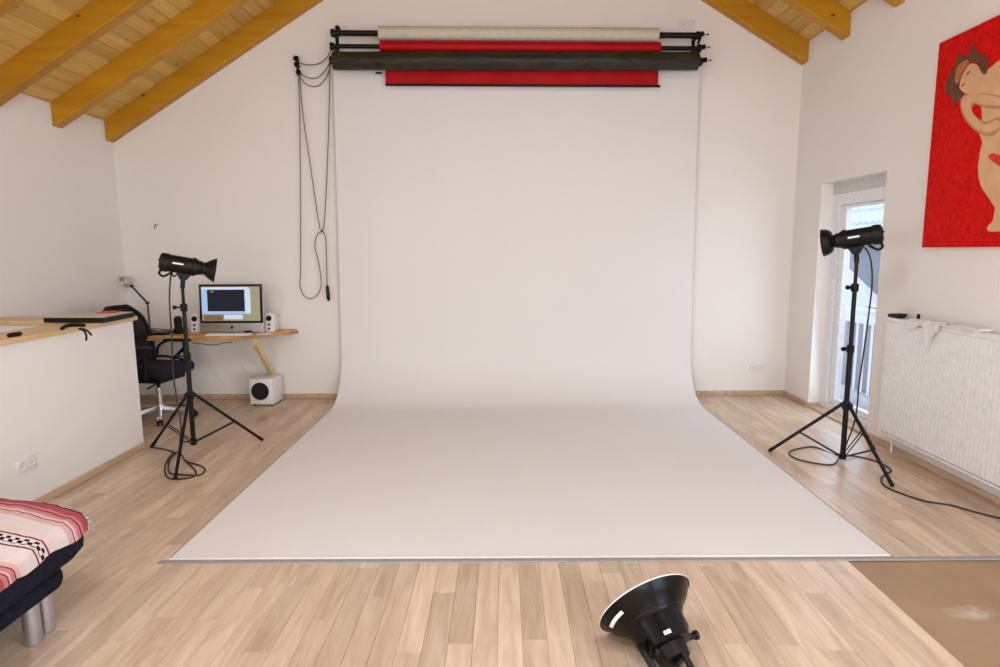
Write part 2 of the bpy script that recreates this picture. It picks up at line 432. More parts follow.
# right wall with the balcony door opening
DY0, DY1, DZ = 4.665, 5.60, 2.074
bm = new()
box(bm, XR, XR+T_, YF, RW_[0], -0.1, ZR); box(bm, XR, XR+T_, RW_[1], DY0, -0.1, ZR); box(bm, XR, XR+T_, RW_[0], RW_[1], -0.1, RW_[2]); box(bm, XR, XR+T_, RW_[0], RW_[1], RW_[3], ZR); box(bm, XR, XR+T_, DY1, D+T_, -0.1, ZR); box(bm, XR, XR+T_, DY0, DY1, DZ, ZR)
box(bm, XR+0.16, XR+T_, DY0, DY1, -0.1, 0.0)
struct('wall_right', bm, 'wall_paint', 'white plastered side wall with the balcony door')
# wall behind the camera with two tall unseen windows added to light the room
bm = new()
wx = [(-2.35, -0.35), (0.45, 2.45)]; wz0, wz1 = 0.55, 2.55
y0, y1 = YF-T_, YF
box(bm, XL, wx[0][0], y0, y1, 0, ZL); box(bm, wx[0][0], wx[0][1], y0, y1, 0, wz0); box(bm, wx[0][1], wx[1][0], y0, y1, 0, ZL)
box(bm, wx[1][0], wx[1][1], y0, y1, 0, wz0); box(bm, wx[1][1], XR, y0, y1, 0, ZL)
for a, b in wx: box(bm, a, b, y0, y1, wz1, ZL)
prism(bm, [V(XL, y0, ZL), V(XR, y0, ZL), V(XR, y0, ZR), V(RIDGE, y0, ZRIDGE)], (0, T_, 0))
struct('wall_front', bm, 'wall_paint', 'white plastered gable wall with two added windows')
for i, (a, b) in enumerate(wx):
    w = 0.07; bm = new(); yy0, yy1 = YF-0.2, YF-0.12
    box(bm, a, a+w, yy0, yy1, wz0, wz1); box(bm, b-w, b, yy0, yy1, wz0, wz1); box(bm, a, b, yy0, yy1, wz0, wz0+w); box(bm, a, b, yy0, yy1, wz1-w, wz1)
    mid = (a+b)/2; box(bm, mid-0.05, mid+0.05, yy0, yy1, wz0, wz1)
    fr = struct('window_%d' % (i+1), bm, 'frame_white', 'added unseen pair of white framed casements')
    for c0, c1 in ((a+w, mid-0.05), (mid+0.05, b-w)):
        obj('pane', B(c0, c1, YF-0.165, YF-0.155, wz0+w, wz1-w), 'window_glass', fr)

# floor: slab, single laminate strips, bare fibre board where the laminate is missing
floor = struct('floor', B(XL, XR+0.16, YF, D, -0.1, -0.008), 'laminate_far', 'pale laminate strip floor')
BX = 1.655; BYE = 2.775     # edge of the bare area
obj('subfloor_panel', B(BX+0.002, XR, YF, BYE-0.005, -0.008, -0.004), 'fibre_subfloor', floor, label='bare brown fibre board with plaster smear')
PAPER = (-1.60, 1.83, 2.86, 5.5)
SW = 0.096
planks = []
col = 0; x = XL
def visible(px, py):
    d = Vector((px, py, 0)) - CAM
    z = d.dot(fwd)
    if z < 0.3: return 0
    u = 500+F_PX*d.dot(RT)/z; v = 333.5+F_PX*d.dot(DN)/z
    if u < -15 or u > 1015 or v > 690: return 0
    if px < PXF and py < 4.5: return 0
    return 1/(z*z)
while x < XR-0.005:
    xe = min(x+SW, XR)
    if x < PXF < xe: xe = PXF
    if x < BX < xe: xe = BX
    y = YF - random.uniform(0, 0.9)
    while y < D:
        L_ = random.choice((0.45, 0.6, 0.75, 0.9, 1.05))
        a, b = max(y, YF), min(y+L_, D)
        y += L_
        if b-a < 0.02: continue
        if x >= BX-1e-6:
            if b <= BYE: continue
            a = max(a, BYE)
        if x < PXF-1e-6:
            if b <= 4.53: continue
            a = max(a, 4.53)
        if x > PAPER[0] and xe < PAPER[1] and a > PAPER[2] and b < PAPER[3]: continue
        sc = max(visible(px, py) for px in (x, xe) for py in (a, (a+b)/2, b))
        planks.append((sc*(b-a), x, xe, a, b))
    x = xe
planks.sort(reverse=True)
def plank_bm(bm, x, xe, a, b):
    g = 0.0003; c = 0.0007
    lo = [(x+g, a+g), (xe-g, a+g), (xe-g, b-g), (x+g, b-g)]
    hi = [(x+g+c, a+g+c), (xe-g-c, a+g+c), (xe-g-c, b-g-c), (x+g+c, b-g-c)]
    R0 = [bm.verts.new((p[0], p[1], -0.008)) for p in lo]; R1 = [bm.verts.new((p[0], p[1], -0.0012)) for p in lo]; R2 = [bm.verts.new((p[0], p[1], 0)) for p in hi]
    for A, Bq in ((R0, R1), (R1, R2)):
        for i in range(4): bm.faces.new((A[i], A[(i+1) % 4], Bq[(i+1) % 4], Bq[i]))
    bm.faces.new(R2)
    return bm
vis = [p for p in planks if p[0] > 0][:290]
for p in vis: obj('plank', plank_bm(new(), *p[1:]), 'laminate', floor)
bm = new()
for p in planks:
    if p not in vis: plank_bm(bm, *p[1:])
obj('plank_field', bm, 'laminate_far', floor, kind='stuff')

# ceiling: two slopes of single boards and the rafters
th = 0.14
bm = new()
prism(bm, [V(XL-T_, YF-T_, ZL-SL*T_+0.03), V(RIDGE, YF-T_, ZRIDGE+0.03), V(XR+T_, YF-T_, ZR-SL*T_+0.03),
           V(XR+T_, YF-T_, ZR-SL*T_+0.25), V(RIDGE, YF-T_, ZRIDGE+0.25), V(XL-T_, YF-T_, ZL-SL*T_+0.25)], (0, D-YF+2*T_, 0))
ceiling = struct('ceiling', bm, 'ceiling_board', 'pitched pine board ceiling with rafters')
BW = 0.107
def board(x0, x1):
    g = 0.0022; dx = 0.004
    pts = [(x0+g, ceil_z(x0+g)+0.03), (x0+g, ceil_z(x0+g)+0.006), (x0+g+dx, ceil_z(x0+g+dx)), (x1-g-dx, ceil_z(x1-g-dx)), (x1-g, ceil_z(x1-g)+0.006), (x1-g, ceil_z(x1-g)+0.03)]
    return prism(new(), [V(px, YF, pz) for px, pz in pts], (0, D-YF, 0))
x = XL
while x < RIDGE-0.01:
    xe = min(x+BW, RIDGE); obj('board', board(x, xe), 'ceiling_board', ceiling); x = xe
x = XR
while x > RIDGE+0.01:
    xe = max(x-BW, RIDGE); obj('board', board(xe, x), 'ceiling_board', ceiling); x = xe
RH, RW = 0.205, 0.10
for k in range(13):
    y1 = 6.090 - 0.692*k; y0 = y1-RW
    if y0 < YF: break
    for a, b in ((XL+0.002, RIDGE), (XR-0.002, RIDGE)):
        za, zb = ceil_z(a), ZRIDGE
        s = 1 if b > a else -1
        pts = [V(a, y0, za), V(a, y0, za-RH+0.012), V(a+s*0.02, y0, za-RH+0.012), V(b, y0, zb-RH), V(b, y0, zb)]
        bm = prism(new(), pts, (0, RW, 0))
        # small chamfer along the lower edges
        es = [e for e in bm.edges if abs((e.verts[0].co-e.verts[1].co).x) > 1.0 and max(v.co.z-ceil_z(v.co.x) for v in e.verts) < -0.1]
        bmesh.ops.bevel(bm, geom=es, offset=0.006, segments=1, affect='EDGES')
        obj('rafter', bm, 'rafter_wood', ceiling)

for i, (xa, q_) in enumerate(((XL-0.2, LW), (XR+0.12, RW_))):  # unseen side windows, added to brighten walls and parapet
    w = 0.07; bm = new(); ya_, yb_, z0_, z1_ = q_; xb = xa+0.08
    box(bm, xa, xb, ya_, ya_+w, z0_, z1_); box(bm, xa, xb, yb_-w, yb_, z0_, z1_); box(bm, xa, xb, ya_, yb_, z0_, z0_+w); box(bm, xa, xb, ya_, yb_, z1_-w, z1_)
    mid = (ya_+yb_)/2; box(bm, xa, xb, mid-0.05, mid+0.05, z0_, z1_)
    fr = struct('window_%d' % (i+5), bm, 'frame_white', 'added unseen pair of white framed side casements')
    for c0, c1 in ((ya_+w, mid-0.05), (mid+0.05, yb_-w)): obj('pane', B(xa+0.035, xa+0.045, c0, c1, z0_+w, z1_-w), 'window_glass', fr)

# two unseen roof windows added below the closed slopes to brighten the room
for i, cx_ in enumerate((-1.55, 1.55)):
    sg = 1 if cx_ < RIDGE else -1
    du, nrm = V(1, 0, SL*sg).normalized(), V(SL*sg, 0, -1).normalized()
    c0_ = V(cx_, 0.75, ceil_z(cx_))
    TW = lambda p: c0_ + du*p[0] + V(0, 1, 0)*p[1] + nrm*p[2]
    bm = new()
    for a_, b_, c_, d_ in ((-0.62, -0.54, -0.72, 0.72), (0.54, 0.62, -0.72, 0.72), (-0.54, 0.54, -0.72, -0.64), (-0.54, 0.54, 0.64, 0.72)): box(bm, a_, b_, c_, d_, -0.02, 0.05, bev=0.006, seg=1, T=TW)
    fr = struct('window_%d' % (i+3), bm, 'frame_white', 'added unseen white framed skylight on the pine ceiling')
    obj('pane', B(-0.54, 0.54, -0.64, 0.64, 0.0, 0.006, T=TW), 'window_glass', fr)

# stair parapet and its wooden cap
bm = new()
PT = 0.24
box(bm, PXF-PT, PXF, -1.4, 4.524, 0, 1.0); box(bm, XL, PXF-PT, 4.524-PT, 4.524, 0, 1.0)
struct('wall_parapet', bm, 'wall_paint', 'low white parapet wall around the stairwell')
bm = new()
box(bm, PXF-PT-0.02, PXF+0.025, -1.4, 4.55, 1.0, 1.032, bev=0.004, seg=1)
box(bm, XL, PXF-PT-0.02, 4.524-PT-0.02, 4.55, 1.0, 1.032, bev=0.004, seg=1)
struct('trim_1', bm, 'cap_wood', 'light wooden cap on the white parapet')

# baseboards
bbh, bbt = 0.048, 0.016
def bb(name, x0, x1, y0, y1, label): struct(name, B(x0, x1, y0, y1, 0, bbh, bev=0.004, seg=1), 'baseboard_wood', label)
bb('baseboard_back', XL, XR, D-bbt, D, 'pale wooden baseboard along the gable wall')
bb('baseboard_parapet', PXF, PXF+bbt, -1.4, 4.524, 'pale wooden baseboard along the parapet')
bb('baseboard_left', XL, XL+bbt, 4.53, D-bbt, 'pale wooden baseboard along the wall by the desk')
bb('baseboard_right', XR-bbt, XR, YF, DY0, 'pale wooden baseboard below the radiator')
bb('baseboard_corner', XR-bbt, XR, DY1, D-bbt, 'short pale wooden baseboard between door and corner')
bb('baseboard_niche', XR, XR+0.10, DY1-bbt, DY1, 'short wooden baseboard in the door niche')

# balcony door
FX = 3.0
bm = new()
fw = 0.10
box(bm, FX, FX+0.07, DY1-fw, DY1, 0.02, 1.975); box(bm, FX, FX+0.07, DY0, DY0+fw, 0.02, 1.975)
box(bm, FX, FX+0.07, DY0+fw, DY1-fw, 1.875, 1.975); box(bm, FX, FX+0.07, DY0+fw, DY1-fw, 0.02, 0.075)
door = struct('door_1', bm, 'frame_white', 'white framed glazed balcony door')
bm = new(); a, b = DY0+fw+0.004, DY1-fw-0.004; sw = 0.085; x0, x1 = FX+0.02, FX+0.075
box(bm, x0, x1, b-sw, b, 0.08, 1.871, bev=0.006, seg=1); box(bm, x0, x1, a, a+sw, 0.08, 1.871, bev=0.006, seg=1)
box(bm, x0, x1, a+sw, b-sw, 1.85, 1.871); box(bm, x0, x1, a+sw, b-sw, 0.08, 0.13)
leaf = obj('door_leaf', bm, 'frame_white', door)
obj('pane', B(FX+0.045, FX+0.051, a+sw, b-sw, 0.13, 1.85), 'window_glass', door)
bm = new(); cyl(bm, (FX+0.02, a+0.04, 1.02), (FX-0.03, a+0.04, 1.02), 0.009); cyl(bm, (FX-0.03, a+0.04, 1.02), (FX-0.03, a+0.16, 1.02), 0.008)
obj('handle', bm, 'aluminium', door)
obj('shutter_box', B(FX-0.005, FX+0.1, DY0, DY1, 1.976, DZ), 'shutter_plastic', door)
struct('trim_2', B(XR-0.0+0.001, FX+0.05, DY0, DY1, -0.008, 0.019), 'baseboard_wood', 'wooden threshold in the balcony door niche')

# ------------------------------------------------------------------ outside the balcony door
bal = obj('balcony_slab', B(XR+T_+0.002, 3.95, 3.6, 9.0, -0.25, -0.06), 'balcony_concrete', label='grey concrete balcony slab outside the glazed door', cat='balcony')
rl = thing('balcony_railing', 'grey metal balcony railing with flat bars outside the glazed door', 'railing', (3.62, 6.2, -0.06))
obj('handrail', B(3.58, 3.66, 4.0, 8.6, 0.84, 0.885, bev=0.01), 'galvanised', rl)
obj('lower_rail', B(3.60, 3.64, 4.0, 8.6, 0.74, 0.77), 'galvanised', rl)
obj('bottom_rail', B(3.60, 3.64, 4.0, 8.6, 0.02, 0.05), 'galvanised', rl)
y = 4.05
while y < 8.6:
    obj('baluster', B(3.61, 3.63, y, y+0.05, 0.02, 0.75), 'slat_dark', rl); y += 0.125
for y in (4.02, 5.5, 7.0, 8.5): obj('post', B(3.595, 3.645, y, y+0.05, -0.06, 0.84), 'galvanised', rl)
hs = thing('neighbour_house', 'grey plastered house with pale tiled roof seen through the glazed door', 'house', (12, 17, -6))
obj('wall', B(10.2, 18, 9, 26, -6, 1.78), 'house_plaster', hs)
rf = obj('roof', prism(new(), [V(9.7, 8.6, 1.72), V(14.1, 8.6, 4.9), V(18.5, 8.6, 1.72), V(18.3, 8.6, 1.60), V(14.1, 8.6, 4.6), V(9.9, 8.6, 1.60)], (0, 17.8, 0)), 'roof_tile', hs)
sl = (4.9-1.72)/4.4
for k in range(7):
    x0 = 9.62+0.60*k
    bm = new()
    n_ = 60
    rows = [[], []]
    for i in range(n_*4+1):
        yy = 8.6+17.8*i/(n_*4); h = 0.035*math.sin(2*math.pi*i/4.0)
        rows[0].append(V(x0, yy, 1.72+sl*(x0-9.7)+0.10+h)); rows[1].append(V(x0+0.64, yy, 1.72+sl*(x0+0.64-9.7)+0.04+h))
    lowr = [p - V(-0.05, 0, 0.10) for p in rows[0]]
    grid(bm, [lowr, rows[0], rows[1]])
    obj('tile_row', bm, 'roof_tile', hs)
an = thing('lean_to_annex', 'pale plastered annex with sloping top against the grey house outside', 'annex', (9.0, 13.6, -6))
obj('wall', prism(new(), [V(8.6, 9.0, -6), V(8.6, 18.0, -6), V(8.6, 18.0, 2.1), V(8.6, 9.0, -2.2)], (0.15, 0, 0)), 'house_light', an)
obj('coping', prism(new(), [V(8.55, 9.0, -2.2), V(8.55, 18.0, 2.1), V(8.55, 18.0, 2.18), V(8.55, 9.0, -2.12)], (0.25, 0, 0)), 'roof_tile', an)
tag(obj('garden_ground', B(3.2, 60, -20, 60, -6.2, -6.0), 'balcony_concrete'), 'grey yard ground far below the balcony', 'ground')

# ------------------------------------------------------------------ white backdrop sheet, its tape and edge profile
bd = thing('backdrop_sheet', 'wide white backdrop sweeping from the wall down onto the floor', 'backdrop', (0.12, 4.3, 0.0))
prof = [(6.03, 3.27), (6.03, 2.6), (6.03, 1.9), (6.03, 1.2), (6.028, 0.75)]
R_ = 0.46
for k in range(13):
    t = k/12*math.pi/2
    prof.append((6.025-R_+R_*math.cos(t), 0.004+R_-R_*math.sin(t)))
prof += [(5.2, 0.004), (4.5, 0.004), (3.8, 0.004), (3.2, 0.004), (2.795, 0.004)]
plen = [0]
for p, q in zip(prof, prof[1:]): plen.append(plen[-1]+math.hypot(p[0]-q[0], p[1]-q[1]))
rows = []
for (yy, zz), s in zip(prof, plen):
    f = min(1, s/3.3)
    l, r = -1.612+(-1.661+1.612)*f, 1.880+0.009*f
    rows.append([V(l+(r-l)*i/36, yy + (0.004*math.sin(i*0.9+zz*0.5) if zz > 0.8 else 0), zz if zz < 3.2 else 3.23-0.035*i/36) for i in range(37)])
obj('sheet', shell(new(), rows, (0, 0.0022, -0.0022)), 'paper_white', bd, sharp=50)
obj('edge_profile', lathe(new(), [(0, 0.006), (3.549, 0.006)], (-1.664, 2.789, 0.004), (1, -0.0, 0), 10), 'paper_white', bd)
for sx in (-1, 1):
    xe = -1.661 if sx < 0 else 1.889
    obj('edge_tape', B(min(xe, xe+sx*0.012), max(xe, xe+sx*0.012), 2.79, 5.5, 0.0005, 0.0035), 'tape_grey', bd)
bm = new()
prism(bm, [V(-1.70, 2.745, 0.0), V(-1.70, 2.75, 0.005), V(-1.70, 2.772, 0.006), V(-1.70, 2.777, 0.0)], (4.585, 0, 0))
struct('trim_3', bm, 'strip_metal', 'flat metal transition strip across the floor')

# ------------------------------------------------------------------ rollers above the backdrop
grp = 'backdrop rollers on the wall brackets'
def roller(name, label, y, ul, vl, ur, vr, rcore, roll=None, rr=0.05, mat='cream_paper', drop=None):
    a, b = PY(ul, vl, y), PY(ur, vr, y)
    t = thing(name, label, 'backdrop roll', a, grp)
    obj('core_tube', cyl(new(), a, b, rcore, seg=20), 'black_metal', t)
    ax = (b-a).normalized()
    if roll:
        p, q = PY(roll[0], vl+(vr-vl)*(roll[0]-ul)/(ur-ul), y), PY(roll[1], vl+(vr-vl)*(roll[1]-ul)/(ur-ul), y)
        obj('roll', lathe(new(), [(0, rr*0.985), (0.004, rr), ((q-p).length-0.004, rr), ((q-p).length, rr*0.985)], p, q-p, 32), mat, t)
    return t
roller('backdrop_roll', 'cream paper backdrop roll on a black tube, topmost of the three', 5.95, 331, 33, 697, 35.5, 0.026, (379, 658), 0.062, 'cream_paper')
rd = roller('backdrop_roll', 'bright red vinyl backdrop roll hanging down behind the black roll', 5.905, 331, 46.2, 699, 48.5, 0.020, (380.5, 660), 0.052, 'red_vinyl')
pa, pb = PY(384.5, 50, 5.958), PY(659, 50, 5.958)
za, zb = PY(384.5, 84, 5.958).z, PY(659, 85.5, 5.958).z
bm = new()
rows = []
for k in range(9):
    f = k/8
    rows.append([V(pa.x+(pb.x-pa.x)*i/60, 5.958-0.006*math.sin(i*0.45+f*2)*f - 0.004*math.sin(i*1.3)*f, (pa.z+(pb.z-pa.z)*i/60)*(1-f)+(za+(zb-za)*i/60)*f) for i in range(61)])
shell(bm, rows, (0, 0.002, 0))
obj('hanging_sheet', bm, 'red_vinyl', rd)
obj('bottom_bar', cyl(new(), V(pa.x-0.0, 5.955, za-0.008), V(pb.x+0.02, 5.955, zb-0.008), 0.011, seg=12), 'black_metal', rd)
bl = roller('backdrop_roll', 'thick black olive vinyl backdrop roll, lowest of the three', 5.86, 331, 61, 699, 61.2, 0.03, (333.5, 697.5), 0.080, 'olive_vinyl')
c_ = PY(382, 73, 5.955)
obj('stub_bar', cyl(new(), c_, c_+V(-0.06, 0, 0), 0.009), 'black_metal', bl)

def bracket(u, label, side, vs):
    p0 = PY(u, 33, 5.95)
    t = thing('roller_bracket', label, 'bracket', (p0.x, D, 3.1))
    bm = new()
    ztop, zbot = PY(u, vs[0], 5.95).z+0.03, PY(u, vs[2], 5.95).z-0.05
    x = p0.x - side*0.0
    box(bm, x-0.016, x+0.016, D-0.012, D, zbot, ztop, bev=0.003, seg=1)
    obj('wall_plate', bm, 'black_metal', t)
    for v, yy in zip(vs, (5.95, 5.905, 5.86)):
        c = PY(u, v, yy); bm = new()
        box(bm, x-0.010, x+0.010, yy-0.02, D-0.010, c.z-0.016, c.z+0.016, bev=0.004, seg=1)
        lathe(bm, [(-0.016, 0.036), (0.016, 0.036)], (x, yy, c.z), (1, 0, 0), 18)
        obj('arm', bm, 'black_metal', t)
    return t
bracket(333, 'black roller bracket at the chain end of the rolls', -1, (33, 46.5, 60))
br = bracket(698, 'black roller bracket with knobbed elbows at the bare wall end', 1, (35.5, 48.5, 61.5))
for (u0, v0, u1, v1, u2, v2), yy in zip(((698, 44, 702, 34, 708, 34.5), (698, 52, 703.5, 47, 709, 47.2), (699, 66, 705, 60, 710.5, 60.3)), (5.95, 5.905, 5.86)):
    a, b, c = PY(u0, v0, yy), PY(u1, v1, yy), PY(u2, v2, yy)
    bm = new(); tube(bm, [a, (a+b)/2+V(0.0, 0, 0.004), b], 0.012, 8)
    lathe(bm, [(-0.02, 0.010), (-0.012, 0.022), (0.012, 0.022), (0.02, 0.010)], b, (0.6, -0.8, 0), 14)
    el = obj('elbow', bm, 'black_metal', br)
    bm = new(); cyl(bm, b, c, 0.003, seg=6); lathe(bm, [(-0.009, 0.004), (0, 0.010), (0.009, 0.004)], c, (1, 0, 0), 10)
    obj('knob', bm, 'black_metal', el)
t = thing('wall_pulley', 'small black knob pulley on the wall above the top roll', 'pulley', PY(337.5, 28, D-0.02))
bm = new(); c = PY(337.5, 28, D-0.06); lathe(bm, [(0, 0.008), (0.03, 0.008), (0.035, 0.022), (0.07, 0.022), (0.08, 0.012)], c+V(0, 0.06, 0), (0, -1, 0), 14); obj('knob', bm, 'black_metal', t)
bm = new(); c = PY(346, 27, D-0.001); lathe(bm, [(0, 0.016), (0.006, 0.014)], c, (0, -1, 0), 12)
tag(obj('cable_outlet', bm, 'white_plastic'), 'tiny round white wall outlet above the top roll', 'outlet')

# pull chains
hk = thing('chain_hook', 'black wall hook holding the grey pull chains', 'hook', PY(297, 66, D))
bm = new(); a, b = PY(297, 56, D-0.01), PY(298, 76, D-0.01)
box(bm, a.x-0.012, a.x+0.012, D-0.012, D, b.z, a.z, bev=0.003, seg=1); obj('back_plate', bm, 'black_metal', hk)
for u, v in ((296.6, 59), (297.4, 65), (299, 72.5)):
    c = PY(u, v, D-0.06); bm = new(); cyl(bm, (c.x, D-0.01, c.z), (c.x, D-0.075, c.z), 0.012, seg=10); lathe(bm, [(-0.012, 0.02), (0.012, 0.026)], (c.x, D-0.07, c.z), (0, -1, 0), 12)
    obj('peg', bm, 'black_metal', hk)
CY = 6.035
def px(pts, y=CY): return [PY(u, v, y) for u, v in pts]
def chain(label, drape, *lines):
    bm = new(); tube(bm, px(drape), 0.0052, 6, 6)
    t = thing('pull_chain', label, 'chain', px(drape)[0], 'pull chains of the backdrop rollers')
    obj('drape', bm, 'chain_grey', t)
    for ln in lines:
        bm = new(); tube(bm, px(ln), 0.0052, 6, 6); obj('hanging_loop', bm, 'chain_grey', t)
    return t
chain('grey pull chain with long teardrop loop, highest drape to the hook', [(332, 47), (328, 56), (320, 63), (311, 65), (303, 64), (298, 62.5)],
      [(298.5, 72), (299.8, 120), (300.5, 200), (300.5, 270), (299.8, 284), (303.5, 295), (310.5, 298.8), (318, 294), (321.2, 283), (318.5, 262), (315, 247), (316.5, 236), (321, 231.5)])
chain('grey pull chain from the middle roll running down to the knot', [(332, 56), (327.5, 67), (320, 76), (313, 78.5), (306, 77), (300, 73.5)],
      [(299.5, 72), (303, 115), (311, 170), (317.5, 215), (320, 229)])
ch = chain('grey pull chain hanging straight from the lowest roll with weighted end', [(331, 63), (327, 76), (320, 84.5), (313.5, 86.5), (306, 84), (300, 77)],
      [(329.6, 64), (329.2, 110), (327.5, 160), (325.5, 205), (323.5, 230)], [(321.8, 231.5), (325.4, 236.5), (326.4, 255), (327, 286)])
bm = new(); a, b = PY(327.2, 285, CY), PY(328.6, 301, CY)
lathe(bm, [(0, 0.006), (0.02, 0.016), ((b-a).length-0.03, 0.018), ((b-a).length, 0.008)], a, b-a, 12); obj('weight', bm, 'black_plastic', ch)
bm = new(); c = PY(321.8, 231, CY); lathe(bm, [(-0.012, 0.012), (0, 0.018), (0.012, 0.012)], c, (0, 0, 1), 10); obj('knot', bm, 'chain_grey', ch)

# ------------------------------------------------------------------ wall sockets and wall hook
def socket(label, c, ax_u, ax_n, w=0.152, h=0.082):
    """double wall socket: centre c, ax_u along the wall, ax_n out of the wall"""
    u, n, z = Vector(ax_u), Vector(ax_n), V(0, 0, 1)
    t = thing('wall_socket', label, 'socket', c)
    T = lambda p: Vector(c)+u*p.x+n*p.y+z*p.z
    obj('plate', B(-w/2, w/2, 0, 0.010, -h/2, h/2, bev=0.003, T=T), 'white_plastic', t)
    for s in (-1, 1):
        bm = new(); cc = Vector(c)+u*(s*w*0.235)+n*0.010
        lathe(bm, [(0, 0.027), (0.003, 0.026), (0.0031, 0.021), (0.0006, 0.020)], cc, n, 20)
        ins = obj('insert', bm, 'white_plastic', t)
        for q in (-1, 1):
            bm = new(); cyl(bm, cc+u*(q*0.0095)+n*0.0005, cc+u*(q*0.0095)+n*0.0014, 0.0035, seg=8); obj('pin_hole', bm, 'slat_dark', ins)
socket('white double socket low on the wall right of the backdrop', PY(757, 367, D), (1, 0, 0), (0, -1, 0))
socket('white double socket high on the wall above the rollers', PY(686.5, 25, D), (1, 0, 0), (0, -1, 0))
socket('white double socket on the low parapet wall', PX(25.5, 464, PXF), (0, 1, 0), (1, 0, 0))
hk2 = thing('wall_hook', 'tiny metal hook in the wall above the desk lamp', 'hook', PY(157, 226, D))
c = PY(157.5, 225, D)
bm = new(); tube(bm, [c, c+V(0, -0.04, 0), c+V(0, -0.05, -0.02), c+V(-0.01, -0.035, -0.035)], 0.006, 8); obj('hook', bm, 'chain_grey', hk2)
bm = new(); lathe(bm, [(0, 0.018), (0.008, 0.012)], c, (0, -1, 0), 12); obj('rose', bm, 'white_plastic', hk2)

# ------------------------------------------------------------------ studio strobes on stands
def light_stand(label, cx, cy, feet, zj, zbase, ztop, lean=(0, 0)):
    t = thing('light_stand', label, 'light stand', (cx, cy, 0), 'light stands beside the backdrop')
    top = V(cx+lean[0], cy+lean[1], ztop)
    def onc(z): return V(cx, cy, 0).lerp(V(top.x, top.y, 0), (z-zbase)/(ztop-zbase))+V(0, 0, z)
    zs = [zbase, zbase+(ztop-zbase)*0.56, zbase+(ztop-zbase)*0.86, ztop]
    for a, b, r in ((zs[0], zs[1], 0.0175), (zs[1]-0.01, zs[2], 0.0145), (zs[2]-0.01, zs[3], 0.0115)):
        obj('column_section', cyl(new(), onc(a), onc(b), r, seg=14), 'black_metal', t)
    for z in (zs[1], zs[2]):
        bm = new(); c = onc(z); lathe(bm, [(-0.03, 0.021), (-0.025, 0.024), (0.02, 0.024), (0.025, 0.019)], c, (0, 0, 1), 14)
        cl = obj('clamp', bm, 'black_plastic', t)
        bm = new(); cyl(bm, c+V(-0.02, -0.005, 0), c+V(-0.05, -0.02, 0), 0.006, seg=8); lathe(bm, [(-0.012, 0.013), (0.012, 0.016)], c+V(-0.055, -0.022, 0), (-1, -0.4, 0), 10)
        obj('clamp_knob', bm, 'black_plastic', cl)
    j = onc(zj); lo = onc(zbase+0.02)
    bm = new(); lathe(bm, [(-0.03, 0.026), (0.015, 0.028), (0.03, 0.022)], j, (0, 0, 1), 16); obj('leg_collar', bm, 'black_plastic', t)
    bm = new(); lathe(bm, [(-0.025, 0.018), (-0.02, 0.024), (0.015, 0.024)], lo, (0, 0, 1), 16); obj('brace_collar', bm, 'black_plastic', t)
    for f in feet:
        f = V(*f, 0); d = V(f.x-cx, f.y-cy, 0).normalized()
        a = j+d*0.03; e = f+V(0, 0, 0.014)
        lg = obj('leg', cyl(new(), a, e, 0.0115, seg=10), 'black_metal', t)
        bm = new(); ax = (e-a).normalized(); lathe(bm, [(-0.03, 0.013), (0.008, 0.013), (0.012, 0.008)], e, ax, 12); obj('rubber_foot', bm, 'black_plastic', lg)
        bm = new(); lathe(bm, [(-0.02, 0.014), (0.02, 0.014)], a, d.cross(V(0, 0, 1)), 10); obj('pivot', bm, 'black_plastic', lg)
        mid = a.lerp(e, 0.58); s = lo+d*0.022
        bm = new(); w = d.cross(V(0, 0, 1))*0.011
        for k in (-1, 1): cyl(bm, s+w*k, mid+w*k, 0.0045, seg=6)
        obj('brace', bm, 'black_metal', t)
    return t

